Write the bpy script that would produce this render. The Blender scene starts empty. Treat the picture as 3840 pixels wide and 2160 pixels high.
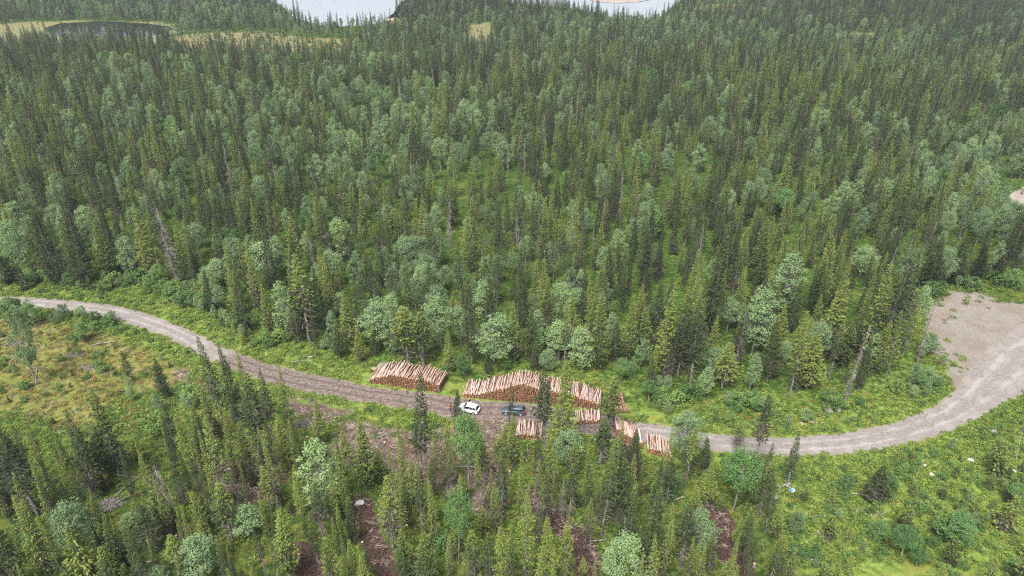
import bpy, bmesh, math, random
import numpy as np
from mathutils import Vector, Matrix, Euler
rng = np.random.default_rng(7); random.seed(7)
SC = bpy.context.scene; COL = SC.collection
R = math.radians
# ---------------------------------------------------------------- camera, sky, sun, exposure
CAM_H = 90.0; PITCH = R(29.0); HFOV = R(70.0)
W, H = 3840.0, 2160.0; F = W / 2 / math.tan(HFOV / 2)
cd = bpy.data.cameras.new('camera'); cam = bpy.data.objects.new('camera', cd); COL.objects.link(cam)
cd.sensor_width = 36; cd.lens = 18 / math.tan(HFOV / 2); cd.clip_end = 8000; cd.clip_start = 1
cam.location = (0, 0, CAM_H); cam.rotation_euler = (R(90) - PITCH, 0, 0); SC.camera = cam
SUN_EL, SUN_AZ = R(58), R(205)          # azimuth clockwise from +Y (behind the camera, a little left)
wd = bpy.data.worlds.new('World'); SC.world = wd; wd.use_nodes = True
nt = wd.node_tree; sky = nt.nodes.new('ShaderNodeTexSky'); sky.sky_type = 'NISHITA'; sky.sun_disc = False
sky.sun_elevation = SUN_EL; sky.sun_rotation = SUN_AZ; sky.dust_density = 6.0; sky.air_density = 1.0; sky.ozone_density = 1.0
hs = nt.nodes.new('ShaderNodeHueSaturation'); hs.inputs['Saturation'].default_value = 0.35
nt.links.new(sky.outputs[0], hs.inputs['Color']); nt.links.new(hs.outputs[0], nt.nodes['Background'].inputs[0])
nt.nodes['Background'].inputs[1].default_value = 0.065
sl = bpy.data.lights.new('sun', 'SUN'); sl.energy = 1.5; sl.angle = R(26); sl.color = (1.0, 0.955, 0.90)
so = bpy.data.objects.new('sun', sl); COL.objects.link(so)
sd = Vector((math.sin(SUN_AZ) * math.cos(SUN_EL), math.cos(SUN_AZ) * math.cos(SUN_EL), math.sin(SUN_EL)))
so.rotation_euler = (-sd).to_track_quat('-Z', 'Y').to_euler(); so.location = (0, -50, 200)
SC.view_settings.view_transform = 'Standard'; SC.view_settings.look = 'None'; SC.view_settings.gamma = 1
SC.view_settings.exposure = 1.92
HAZE = .00013
SC.cycles.volume_bounces = 0
DENO = False; SC.cycles.pixel_filter_type = 'BLACKMAN_HARRIS'; SC.cycles.filter_width = 1.2; SC.cycles.use_denoising = DENO; SC.cycles.denoising_prefilter = 'ACCURATE'; SC.cycles.max_bounces = 6; SC.cycles.diffuse_bounces = 2; SC.cycles.glossy_bounces = 2; SC.cycles.transmission_bounces = 3
SC.cycles.transparent_max_bounces = 4; SC.cycles.caustics_reflective = False; SC.cycles.caustics_refractive = False

# ---------------------------------------------------------------- projection helpers (photo pixel <-> point on the ground)
FW = np.array([0, math.cos(PITCH), -math.sin(PITCH)]); UP = np.array([0, math.sin(PITCH), math.cos(PITCH)])
CAMP = np.array([0, 0, CAM_H])
def smooth(a, b, x):
    t = np.clip((x - a) / (b - a), 0, 1); return t * t * (3 - 2 * t)
def base_z(x, y):                        # river terrace: far woods lie lower
    return -9.0 * smooth(395, 450, np.asarray(y, float) + 0.02 * np.asarray(x, float))
def P(px, py):                           # full-resolution photo pixel -> ground point
    d = FW + (px - W / 2) / F * np.array([1, 0, 0]) + (H / 2 - py) / F * UP
    t = CAM_H / -d[2]
    for _ in range(12):
        q = CAMP + d * t; t = (CAM_H - float(base_z(q[0], q[1]))) / -d[2]
    return CAMP + d * t
def PX(p):                               # points (n,3) -> photo pixels
    p = np.atleast_2d(p) - CAMP; dep = p @ FW
    dep = np.where(dep < 1, 1, dep)
    return W / 2 + F * p[:, 0] / dep, H / 2 - F * (p @ UP) / dep, dep
def D(pts): return [tuple(P(x * W / 2576, y * W / 2576)[:2]) for x, y in pts]   # outline read at 2576 px width
REG = {1: (0, 0), 2: (1280, 0), 3: (2560, 0), 4: (0, 720), 5: (1280, 720), 6: (2560, 720), 7: (0, 1440), 8: (1280, 1440), 9: (2560, 1440)}
def Zp(r, x, y): ox, oy = REG[r]; return ox + x / 2.0125, oy + y / 2.0125
def ZG(r, x, y): return P(*Zp(r, x, y))
def height_to(g, py):                    # height of a vertical thing standing at g whose top shows at photo row py
    k = (H / 2 - py) / F; q = g - CAMP; return (k * (q @ FW) - q @ UP) / (UP[2] - k * FW[2])

# ---------------------------------------------------------------- road outline (photo outline put on the ground)
road_up = D([(-260, 742), (-120, 742), (0, 745), (167, 756), (267, 766), (350, 785), (417, 806), (493, 841), (547, 868), (607, 895), (687, 920), (767, 940), (853, 957), (930, 974), (999, 984), (1099, 994), (1149, 1003), (1232, 1013), (1328, 1017), (1430, 1032), (1530, 1052), (1613, 1066), (1695, 1075), (1784, 1093), (1880, 1101), (1984, 1104), (2117, 1093), (2251, 1066), (2351, 1026), (2401, 986), (2440, 930), (2500, 865), (2600, 800), (2760, 730)])
road_lo = D([(-260, 768), (-120, 769), (0, 770), (100, 776), (187, 783), (267, 798), (350, 823), (420, 848), (480, 880), (553, 915), (620, 945), (690, 968), (770, 986), (850, 1000), (899, 1010), (999, 1022), (1111, 1046), (1200, 1056), (1290, 1060), (1400, 1076), (1500, 1092), (1590, 1108), (1688, 1118), (1801, 1133), (1951, 1147), (2084, 1144), (2217, 1130), (2351, 1097), (2450, 1056), (2574, 986), (2680, 900), (2800, 830)])
def resample(pl, n):
    a = np.array(pl); s = np.r_[0, np.cumsum(np.hypot(*np.diff(a, axis=0).T))]; t = np.linspace(0, s[-1], n)
    return np.c_[np.interp(t, s, a[:, 0]), np.interp(t, s, a[:, 1])]
def smooth_line(a, k=5):
    b = a.copy()
    for _ in range(k): b[1:-1] = (b[:-2] + 2 * b[1:-1] + b[2:]) / 4
    return b
NR = 420
ru, rl = smooth_line(resample(road_up, NR), 10), smooth_line(resample(road_lo, NR), 10)
# pair each upper point with the closest lower one so that the strips run across the road
mid0 = smooth_line(resample(((resample(road_up, 60) + resample(road_lo, 60)) / 2), NR), 20)
def closest(line, q): return line[np.argmin(((line - q) ** 2).sum(1))]
ru2 = smooth_line(np.array([closest(resample(road_up, 3000), q) for q in mid0]), 8)
rl2 = smooth_line(np.array([closest(resample(road_lo, 3000), q) for q in mid0]), 8)
MID = (ru2 + rl2) / 2; HALFW = np.hypot(*(ru2 - rl2).T) / 2
def road_dist(xy):                       # distance to the road's edge (negative on it)
    out = np.full(len(xy), 1e9); m = MID[::3]; hw = HALFW[::3]
    for i in range(0, len(xy), 20000):
        q = xy[i:i + 20000]; d = np.hypot(q[:, None, 0] - m[None, :, 0], q[:, None, 1] - m[None, :, 1]) - hw[None]
        out[i:i + 20000] = d.min(1)
    return out
def poly_sd(xy, poly):                   # signed distance to an outline (negative inside)
    p = np.array(poly); x, y = xy[:, 0], xy[:, 1]; d = np.full(len(xy), 1e18); ins = np.zeros(len(xy), bool)
    for i in range(len(p)):
        a, b = p[i], p[(i + 1) % len(p)]; e = b - a; L = max(e @ e, 1e-9)
        t = np.clip(((x - a[0]) * e[0] + (y - a[1]) * e[1]) / L, 0, 1)
        d = np.minimum(d, (x - a[0] - t * e[0]) ** 2 + (y - a[1] - t * e[1]) ** 2)
        c = (a[1] > y) != (b[1] > y)
        with np.errstate(divide='ignore', invalid='ignore'):
            ins ^= c & (x < (b[0] - a[0]) * (y - a[1]) / (b[1] - a[1]) + a[0])
    return np.where(ins, -1, 1) * np.sqrt(d)
def line_d(xy, pl):
    p = np.array(pl); d = np.full(len(xy), 1e18)
    for a, b in zip(p[:-1], p[1:]):
        e = b - a; t = np.clip(((xy - a) @ e) / max(e @ e, 1e-9), 0, 1)
        d = np.minimum(d, ((xy - a - t[:, None] * e) ** 2).sum(1))
    return np.sqrt(d)
LOT = D([(2404, 985), (2385, 930), (2351, 880), (2334, 816), (2345, 776), (2401, 735), (2467, 738), (2510, 762), (2580, 768), (2700, 745), (2760, 760), (2700, 880), (2560, 940), (2460, 985)])
SPUR = D([(2526, 502), (2545, 486), (2576, 468), (2640, 440), (2720, 415), (2720, 445), (2640, 478), (2590, 508), (2560, 520), (2530, 517)])
POND = D([(112, 70), (150, 59), (250, 53), (340, 57), (420, 65), (438, 73), (410, 86), (330, 96), (240, 100), (130, 92)])
LAKE = D([(430, -215), (560, -90), (640, -12), (700, 12), (740, 40), (790, 62), (840, 68), (900, 66), (960, 58), (990, 30), (1020, -6), (1225, -10), (1280, 8), (1380, 16), (1430, 20), (1490, 28), (1550, 48), (1620, 54), (1665, 40), (1705, 6), (1800, -60), (2100, -215)])
SPIT = D([(1455, -16), (1490, 4), (1550, 9), (1600, 6), (1655, -4), (1630, -18), (1540, -24)])
BOGS = [D([(-200, 52), (0, 60), (60, 55), (180, 52), (330, 53.5), (430, 60), (448, 80), (410, 92), (400, 112), (250, 116), (120, 112), (0, 112), (-200, 118)]),
        D([(428, 92), (520, 82), (640, 79), (720, 87), (780, 99), (825, 95), (878, 95), (880, 138), (825, 152), (760, 160), (690, 152), (600, 144), (520, 142), (440, 132)]),
        D([(1178, 64), (1232, 56), (1240, 80), (1236, 115), (1222, 140), (1196, 128), (1174, 90)]),
        D([(820, 142), (890, 140), (895, 158), (830, 160)]), D([(1738, 20), (1800, 11), (1905, 13), (1895, 26), (1760, 30)]),
        D([(2085, 86), (2130, 80), (2210, 84), (2200, 94), (2100, 95)])]
BEACH = D([(940, 62), (945, 40), (994, 36), (1004, 52), (985, 66)])
# ---------------------------------------------------------------- ground zones
CLEAR_L = D([(-300, 785), (0, 785), (200, 800), (350, 850), (470, 905), (560, 945), (520, 1000), (400, 985), (300, 990), (240, 1080), (150, 1090), (60, 1040), (-60, 1050), (-300, 1100)])
CLEAR_R = D([(1960, 1165), (2100, 1158), (2240, 1145), (2380, 1105), (2480, 1055), (2620, 980), (2900, 900), (3000, 1600), (2050, 1600), (1990, 1449), (1960, 1330), (1900, 1230)])
LITTER = [D([(859, 1050), (940, 1068), (1080, 1090), (1140, 1050), (1215, 1042), (1335, 1048), (1300, 1100), (1210, 1130), (1170, 1190), (1180, 1300), (1130, 1260), (1060, 1230), (980, 1190), (880, 1180), (820, 1130)]),
          D([(700, 990), (800, 1005), (900, 1028), (880, 1060), (780, 1060), (720, 1040)]), D([(1180, 1130), (1240, 1120), (1290, 1270), (1240, 1340), (1160, 1260)]),
          D([(560, 1150), (700, 1140), (720, 1210), (640, 1260), (560, 1230)])]
def zl(r, *pts): return [tuple(ZG(r, x, y)[:2]) for x, y in pts]
TRACKS = [(zl(8, (150, 900), (180, 1060), (260, 1250), (380, 1449), (460, 1640)), 1.9), (zl(8, (1440, 850), (1540, 960), (1700, 1100), (1840, 1230), (1850, 1380), (1860, 1600)), 1.9),
          (zl(9, (250, 960), (310, 1050), (330, 1130), (300, 1250), (420, 1340), (480, 1449), (520, 1600)), 1.8), (zl(7, (1720, 640), (1830, 740), (1900, 830)), 2.6), (zl(7, (1350, 1150), (1420, 1280), (1460, 1400)), 1.8),
          (zl(7, (2250, 1260), (2330, 1350), (2400, 1449)), 2.2), (zl(8, (2130, 420), (2150, 600), (2160, 760)), 1.3), (zl(8, (1160, 620), (1190, 760)), 1.6)]
FOREST = D([(-700, 690), (-200, 700), (0, 700), (300, 705), (420, 730), (500, 760), (560, 800), (640, 850), (760, 878), (900, 903), (960, 905), (1120, 930), (1180, 920), (1500, 930), (1560, 985), (1650, 1008), (1750, 1028), (1900, 1012), (2000, 1008), (2150, 1008), (2280, 960), (2325, 900), (2318, 800), (2330, 740), (2400, 712), (2576, 700), (2800, 690), (3600, 600), (3300, -60), (2200, -60), (1288, -60), (300, -60), (-700, -60)])
def wig(x, y, s=1.0):
    return (np.sin(x * .31 * s + 1.3) * np.sin(y * .27 * s + .4) + .6 * np.sin(x * .71 * s + y * .53 * s) + .4 * np.sin(x * 1.37 * s - y * 1.19 * s + 2)) / 2.0
def terrain(x, y, rd=None):
    x = np.asarray(x, float); y = np.asarray(y, float)
    if rd is None: rd = np.minimum(road_dist(np.c_[x.ravel(), y.ravel()]), poly_sd(np.c_[x.ravel(), y.ravel()], LOT)).reshape(x.shape)
    amp = smooth(3, 14, rd) * (1 - smooth(230, 330, y))
    return base_z(x, y) + amp * (.55 * wig(x, y, .55) + .22 * wig(y, x, 1.9))
def tz(x, y): return float(terrain(np.array([x]), np.array([y]))[0])

# ---------------------------------------------------------------- materials
def mat(name):
    m = bpy.data.materials.new(name); m.use_nodes = True; n = m.node_tree; n.nodes.clear()
    return m, n
def nd(n, t, **kw):
    x = n.nodes.new(t)
    for k, v in kw.items():
        if k.startswith('i_'): x.inputs[int(k[2:]) if k[2:].isdigit() else k[2:]].default_value = v
        else: setattr(x, k, v)
    return x
def sock(n, target, v):
    if hasattr(v, 'is_output'): n.links.new(v, target)
    else: target.default_value = v
def mth(n, op, a, b=0.0, clamp=False):
    x = nd(n, 'ShaderNodeMath', operation=op, use_clamp=clamp); sock(n, x.inputs[0], a); sock(n, x.inputs[1], b); return x.outputs[0]
def mix(n, f, a, b, blend='MIX'):
    x = nd(n, 'ShaderNodeMix', data_type='RGBA', blend_type=blend); sock(n, x.inputs[0], f)
    for s, v in ((x.inputs[6], a), (x.inputs[7], b)): sock(n, s, (*v, 1) if isinstance(v, tuple) and len(v) == 3 else v)
    return x.outputs[2]
def noise(n, vec, scale, det=3, rough=.6):
    x = nd(n, 'ShaderNodeTexNoise'); n.links.new(vec, x.inputs['Vector']); x.inputs['Scale'].default_value = scale; x.inputs['Detail'].default_value = det; x.inputs['Roughness'].default_value = rough
    return x.outputs[0]
def step(n, v, a, b):
    x = nd(n, 'ShaderNodeMapRange', interpolation_type='SMOOTHSTEP'); sock(n, x.inputs[0], v); x.inputs[1].default_value = a; x.inputs[2].default_value = b; return x.outputs[0]
def finish(n, col, rough=.9, bump=None, bs=.3, bd=.05, metal=0, spec=.3, coat=0):
    b = nd(n, 'ShaderNodeBsdfPrincipled'); o = nd(n, 'ShaderNodeOutputMaterial')
    sock(n, b.inputs['Base Color'], (*col, 1) if isinstance(col, tuple) and len(col) == 3 else col); sock(n, b.inputs['Roughness'], rough); b.inputs['Metallic'].default_value = metal
    b.inputs['Specular IOR Level'].default_value = spec; b.inputs['Coat Weight'].default_value = coat
    if bump is not None:
        u = nd(n, 'ShaderNodeBump'); u.inputs['Strength'].default_value = bs; u.inputs['Distance'].default_value = bd; n.links.new(bump, u.inputs['Height']); n.links.new(u.outputs[0], b.inputs['Normal'])
    n.links.new(b.outputs[0], o.inputs[0])
def attr(n, name, typ='GEOMETRY'): return nd(n, 'ShaderNodeAttribute', attribute_name=name, attribute_type=typ).outputs['Fac']
def leaf_mat(name, dark, light, fresh, twig=None, tr=.3, var=.9):
    """leaves: 'tip' on the mesh picks the age of a spray, every tree gets its own hue, 'tint' on an object shifts it"""
    m, n = mat(name); oi = nd(n, 'ShaderNodeObjectInfo'); tip = attr(n, 'tip'); tint = attr(n, 'tint', 'OBJECT')
    reg = noise(n, oi.outputs['Location'], .021, 2)
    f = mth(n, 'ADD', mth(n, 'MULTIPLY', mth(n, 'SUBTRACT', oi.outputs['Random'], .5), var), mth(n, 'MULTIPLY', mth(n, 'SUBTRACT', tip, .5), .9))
    f = mth(n, 'ADD', f, mth(n, 'ADD', mth(n, 'MULTIPLY', mth(n, 'SUBTRACT', reg, .5), 1.3), mth(n, 'MULTIPLY', tint, .45)))
    sp = nd(n, 'ShaderNodeSeparateXYZ'); n.links.new(oi.outputs['Location'], sp.inputs[0])      # the river terrace carries an older, darker stand, the thinned wood by the road a fresher one
    f = mth(n, 'ADD', f, mth(n, 'ADD', mth(n, 'MULTIPLY', step(n, sp.outputs[1], 390, 460), -.22), mth(n, 'MULTIPLY', step(n, sp.outputs[1], 150, 125), .16)))
    f = mth(n, 'ADD', f, .5, True)
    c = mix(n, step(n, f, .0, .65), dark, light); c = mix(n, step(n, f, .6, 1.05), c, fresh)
    r2 = mth(n, 'FRACT', mth(n, 'MULTIPLY', oi.outputs['Random'], 7.31))
    if twig: c = mix(n, step(n, mth(n, 'ADD', tip, mth(n, 'MULTIPLY', mth(n, 'SUBTRACT', r2, .5), .5)), .30, .08), c, twig)  # brown-grey of inner twigs, also painted shade low in spruce crowns
    b = nd(n, 'ShaderNodeBsdfPrincipled'); n.links.new(c, b.inputs['Base Color']); b.inputs['Roughness'].default_value = .65; b.inputs['Specular IOR Level'].default_value = .25
    t = nd(n, 'ShaderNodeBsdfTranslucent'); n.links.new(mix(n, .5, c, fresh), t.inputs[0])
    x = nd(n, 'ShaderNodeMixShader'); x.inputs[0].default_value = tr; n.links.new(b.outputs[0], x.inputs[1]); n.links.new(t.outputs[0], x.inputs[2])
    o = nd(n, 'ShaderNodeOutputMaterial'); n.links.new(x.outputs[0], o.inputs[0]); return m
M = {}
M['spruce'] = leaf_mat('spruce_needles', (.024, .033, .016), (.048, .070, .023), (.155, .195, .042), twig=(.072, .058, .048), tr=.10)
M['birch'] = leaf_mat('birch_leaves', (.116, .182, .086), (.180, .268, .128), (.245, .350, .150), tr=.30)
M['bright'] = leaf_mat('bright_birch_leaves', (.060, .135, .042), (.098, .195, .062), (.160, .275, .085), tr=.3)
M['shrub'] = leaf_mat('shrub_leaves', (.058, .122, .036), (.098, .182, .055), (.165, .255, .065), tr=.25)
M['herb'] = leaf_mat('undergrowth_leaves', (.075, .130, .025), (.140, .212, .040), (.225, .270, .055), tr=.25, var=.8)
M['heath'] = leaf_mat('heath_leaves', (.085, .100, .025), (.165, .142, .038), (.265, .205, .060), tr=.2, var=.9)
def bark_mat(name, a, b, sc=2.0):
    m, n = mat(name); tc = nd(n, 'ShaderNodeTexCoord'); mp = nd(n, 'ShaderNodeMapping'); mp.inputs['Scale'].default_value = (1, 1, .35); n.links.new(tc.outputs['Object'], mp.inputs[0])
    k = noise(n, mp.outputs[0], sc, 4); finish(n, mix(n, step(n, k, .38, .62), a, b), .9, k, .4); return m
M['bark'] = bark_mat('spruce_bark', (.085, .075, .068), (.23, .21, .195)); M['birchbark'] = bark_mat('birch_bark', (.08, .07, .065), (.36, .34, .315), 1.2)
M['dead'] = bark_mat('dead_twigs', (.13, .11, .10), (.27, .245, .23)); M['silver'] = bark_mat('weathered_wood', (.17, .158, .146), (.33, .315, .295))
M['darkbark'] = bark_mat('dark_bark', (.03, .024, .02), (.075, .06, .05)); M['twigs'] = bark_mat('branch_litter_wood', (.085, .055, .045), (.40, .32, .27), .6)
def log_mat():
    m, n = mat('peeled_log'); tc = nd(n, 'ShaderNodeTexCoord'); oi = nd(n, 'ShaderNodeObjectInfo'); mp = nd(n, 'ShaderNodeMapping'); mp.inputs['Scale'].default_value = (.6, 3, 3); n.links.new(tc.outputs['Object'], mp.inputs[0])
    add = nd(n, 'ShaderNodeVectorMath', operation='ADD'); n.links.new(mp.outputs[0], add.inputs[0]); n.links.new(oi.outputs['Location'], add.inputs[1])
    k = noise(n, add.outputs[0], 1.6, 4, .7); c = mix(n, step(n, k, .34, .60), (.17, .10, .072), (.53, .41, .355))
    c = mix(n, mth(n, 'MULTIPLY', step(n, oi.outputs['Random'], .5, 1.0), .65), c, (.34, .20, .145)); c = mix(n, step(n, oi.outputs['Random'], .2, .0), c, (.62, .52, .465))
    finish(n, c, .85, k, .3, .02); return m
M['log'] = log_mat()
def end_mat():
    m, n = mat('sawn_end'); g = nd(n, 'ShaderNodeNewGeometry'); k = noise(n, g.outputs['Position'], 2.7, 2); r = g.outputs['Random Per Island']
    c = mix(n, step(n, k, .35, .65), (.23, .095, .038), (.49, .25, .11)); c = mix(n, mth(n, 'MULTIPLY', step(n, r, .6, 1), .8), c, (.56, .36, .20)); c = mix(n, mth(n, 'MULTIPLY', step(n, r, .35, 0), .7), c, (.13, .055, .028))
    finish(n, c, .85); return m
M['end'] = end_mat()
def plain(name, c, rough=.6, metal=0, spec=.5, coat=0, sc=6, amt=.15):
    m, n = mat(name); tc = nd(n, 'ShaderNodeTexCoord'); k = noise(n, tc.outputs['Object'], sc, 3)
    finish(n, mix(n, mth(n, 'MULTIPLY', k, 1.0), tuple(v * (1 - amt) for v in c), tuple(min(1, v * (1 + amt)) for v in c)), rough, metal=metal, spec=spec, coat=coat); return m
def rock_mat(name, a, b, moss=0.0):
    m, n = mat(name); tc = nd(n, 'ShaderNodeTexCoord'); k = noise(n, tc.outputs['Object'], 2.2, 5, .65); c = mix(n, step(n, k, .35, .65), a, b)
    if moss: c = mix(n, mth(n, 'MULTIPLY', step(n, noise(n, tc.outputs['Object'], 1.3, 2), .5, .62), moss), c, (.12, .13, .03))
    finish(n, c, .9, k, .5, .08); return m
M['rock_white'] = rock_mat('pale_stone', (.32, .315, .31), (.54, .535, .53)); M['rock_grey'] = rock_mat('grey_stone', (.13, .12, .115), (.25, .235, .225), .7); M['rock_pink'] = rock_mat('pink_stone', (.25, .15, .115), (.40, .28, .235), .3)
def ground_mat():
    m, n = mat('forest_ground'); g = nd(n, 'ShaderNodeNewGeometry').outputs['Position']
    n1, n2, n3, n4 = noise(n, g, .16, 4), noise(n, g, .9, 4), noise(n, g, 3.1, 3, .7), noise(n, g, .45, 4, .7)
    def zone(name, jit=.8): return step(n, mth(n, 'ADD', attr(n, name), mth(n, 'MULTIPLY', mth(n, 'SUBTRACT', n4, .5), jit)), .34, .66)
    c = mix(n, step(n, n2, .35, .68), (.024, .046, .011), (.062, .108, .018)); c = mix(n, mth(n, 'MULTIPLY', step(n, n1, .52, .68), .6), c, (.115, .120, .026))
    lush = mix(n, step(n, n2, .35, .65), (.085, .138, .027), (.168, .232, .047)); lush = mix(n, mth(n, 'MULTIPLY', step(n, n1, .5, .65), .7), lush, (.20, .19, .045))
    c = mix(n, zone('lush'), c, lush)
    org = mix(n, step(n, n2, .38, .62), (.085, .105, .024), (.180, .152, .048)); org = mix(n, step(n, n3, .58, .72), org, (.265, .205, .125)); org = mix(n, mth(n, 'MULTIPLY', step(n, n1, .5, .62), .75), org, (.105, .130, .026))
    c = mix(n, zone('heath'), c, org)
    bog = mix(n, step(n, n1, .4, .6), (.172, .148, .072), (.118, .140, .064)); bog = mix(n, mth(n, 'MULTIPLY', step(n, n4, .50, .64), .75), bog, (.17, .115, .06)); c = mix(n, zone('bog', .5), c, bog)
    lit = mix(n, step(n, n3, .4, .6), (.050, .034, .028), (.165, .122, .104)); lit = mix(n, mth(n, 'MULTIPLY', step(n, n1, .45, .6), .6), lit, (.075, .042, .034)); lit = mix(n, step(n, n2, .56, .72), lit, (.11, .12, .03)); c = mix(n, zone('litter', 1.9), c, lit)
    gr = mix(n, step(n, n3, .35, .65), (.158, .141, .123), (.236, .216, .196)); gr = mix(n, mth(n, 'MULTIPLY', step(n, n1, .42, .60), .75), gr, (.172, .138, .113)); gr = mix(n, mth(n, 'MULTIPLY', step(n, n2, .60, .72), .75), gr, (.12, .125, .04)); c = mix(n, zone('dirt', .9), c, gr)
    mud = mix(n, step(n, n3, .4, .62), (.028, .017, .013), (.080, .050, .040)); c = mix(n, zone('mud', .8), c, mud)
    c = mix(n, zone('sand', .3), c, (.30, .245, .20))
    finish(n, c, .95, n3, .6, .25, spec=.1); return m
def road_mat():
    m, n = mat('gravel_road'); g = nd(n, 'ShaderNodeNewGeometry').outputs['Position']; u = attr(n, 'across'); dirty = attr(n, 'churn')
    n1, n2, n3 = noise(n, g, .25, 4), noise(n, g, 1.6, 4, .7), noise(n, g, 7, 2)
    c = mix(n, step(n, n2, .3, .7), (.140, .123, .112), (.220, .200, .187)); c = mix(n, mth(n, 'MULTIPLY', step(n, n1, .4, .7), .5), c, (.27, .248, .238))
    def rut(p, w): return step(n, mth(n, 'ABSOLUTE', mth(n, 'SUBTRACT', mth(n, 'ADD', u, mth(n, 'MULTIPLY', mth(n, 'SUBTRACT', n1, .5), .16)), p)), w, w * .2)
    ruts = mth(n, 'MAXIMUM', rut(.30, .08), rut(.68, .08)); c = mix(n, mth(n, 'MULTIPLY', mth(n, 'MULTIPLY', ruts, step(n, n1, .3, .6)), .55), c, (.30, .28, .272))
    ridge = rut(.49, .07); c = mix(n, mth(n, 'MULTIPLY', mth(n, 'MULTIPLY', ridge, step(n, n1, .42, .62)), .5), c, (.135, .125, .112))
    brn = mix(n, step(n, n2, .36, .64), (.085, .067, .059), (.185, .152, .135)); brn = mix(n, mth(n, 'MULTIPLY', ruts, .7), brn, (.068, .057, .053)); brn = mix(n, step(n, n3, .62, .72), brn, (.38, .25, .19))
    c = mix(n, mth(n, 'MULTIPLY', step(n, mth(n, 'ADD', dirty, mth(n, 'MULTIPLY', mth(n, 'SUBTRACT', n1, .5), .5)), .3, .7), 1), c, brn)
    edge = step(n, mth(n, 'ADD', mth(n, 'ABSOLUTE', mth(n, 'SUBTRACT', u, .5)), mth(n, 'MULTIPLY', mth(n, 'SUBTRACT', n2, .5), .12)), .43, .5); c = mix(n, mth(n, 'MULTIPLY', edge, .75), c, (.19, .165, .13))
    finish(n, c, .95, n3, .5, .05, spec=.15); return m
def lot_mat():
    m, n = mat('gravel_lot'); g = nd(n, 'ShaderNodeNewGeometry').outputs['Position']; n1, n2, n3 = noise(n, g, .12, 4), noise(n, g, .7, 4, .7), noise(n, g, 5, 2)
    c = mix(n, step(n, n2, .3, .7), (.22, .19, .172), (.30, .272, .256)); c = mix(n, mth(n, 'MULTIPLY', step(n, n1, .42, .60), .7), c, (.20, .150, .120)); c = mix(n, mth(n, 'MULTIPLY', step(n, n2, .63, .72), .8), c, (.15, .16, .045))
    finish(n, c, .95, n3, .5, .05, spec=.15); return m
def water_mat(name, col, rough, bs):
    m, n = mat(name); g = nd(n, 'ShaderNodeNewGeometry').outputs['Position']; finish(n, col, rough, noise(n, g, .25, 3), bs, .05, spec=.5); return m
M['ground'] = ground_mat(); M['road'] = road_mat(); M['lot'] = lot_mat(); M['lake'] = water_mat('lake_water', (.26, .30, .34), .2, .03); M['pond'] = water_mat('pond_water', (.012, .012, .012), .02, .0)

# ---------------------------------------------------------------- mesh helpers
class MB:
    def __init__(s): s.v = []; s.f = []; s.m = []; s.t = []; s.n = 0
    def add(s, v, f, m=0, t=.5):
        v = np.asarray(v, float); s.v.append(v); s.f += [tuple(int(i) + s.n for i in q) for q in f]; s.m += [m] * len(f)
        s.t.append(np.broadcast_to(np.asarray(t, float), (len(v),))); s.n += len(v); return s
    def kites(s, c, u, w, t, m=0):        # leaf sprays: base c, long axis u, half width w
        n = len(c); v = np.empty((n, 4, 3)); v[:, 0] = c; v[:, 1] = c + u * .45 + w; v[:, 2] = c + u; v[:, 3] = c + u * .45 - w
        b = s.n + 4 * np.arange(n); s.v.append(v.reshape(-1, 3)); s.f += list(zip(b.tolist(), (b + 1).tolist(), (b + 2).tolist(), (b + 3).tolist())); s.m += [m] * n; s.t.append(np.repeat(t, 4)); s.n += 4 * n; return s
    def tube(s, pts, rad, k=6, m=0, cap=True, capm=None):
        p = np.asarray(pts, float); rad = np.broadcast_to(np.asarray(rad, float), (len(p),)); d = np.gradient(p, axis=0); vs = []
        for i in range(len(p)):
            a = d[i] / (np.linalg.norm(d[i]) + 1e-9); h = np.array([0, 0, 1.]) if abs(a[2]) < .9 else np.array([1., 0, 0]); x = np.cross(a, h); x /= np.linalg.norm(x); y = np.cross(a, x)
            th = np.arange(k) * 2 * math.pi / k; vs.append(p[i] + rad[i] * (np.cos(th)[:, None] * x + np.sin(th)[:, None] * y))
        f = [(i * k + j, i * k + (j + 1) % k, (i + 1) * k + (j + 1) % k, (i + 1) * k + j) for i in range(len(p) - 1) for j in range(k)]
        s.add(np.concatenate(vs), f, m)
        if cap:
            s.add(vs[0] - 0, [tuple(range(k))], m if capm is None else capm); s.add(vs[-1], [tuple(range(k - 1, -1, -1))], m if capm is None else capm)
        return s
    def box(s, c, d, m=0, rot=None):
        x, y, z = np.array(d) / 2; v = np.array([(-x, -y, -z), (x, -y, -z), (x, y, -z), (-x, y, -z), (-x, -y, z), (x, -y, z), (x, y, z), (-x, y, z)])
        if rot is not None: v = v @ np.array(rot).T
        return s.add(v + np.array(c), [(0, 3, 2, 1), (4, 5, 6, 7), (0, 1, 5, 4), (1, 2, 6, 5), (2, 3, 7, 6), (3, 0, 4, 7)], m)
    def mesh(s, name, mats, sm=False):
        me = bpy.data.meshes.new(name); v = np.concatenate(s.v); me.from_pydata(v.tolist(), [], s.f)
        for x in mats: me.materials.append(x)
        if len(mats) > 1: me.polygons.foreach_set('material_index', s.m)
        a = me.attributes.new('tip', 'FLOAT', 'POINT'); a.data.foreach_set('value', np.concatenate(s.t).astype(np.float32))
        if sm: me.polygons.foreach_set('use_smooth', [True] * len(s.f))
        me.update(); return me
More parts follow.
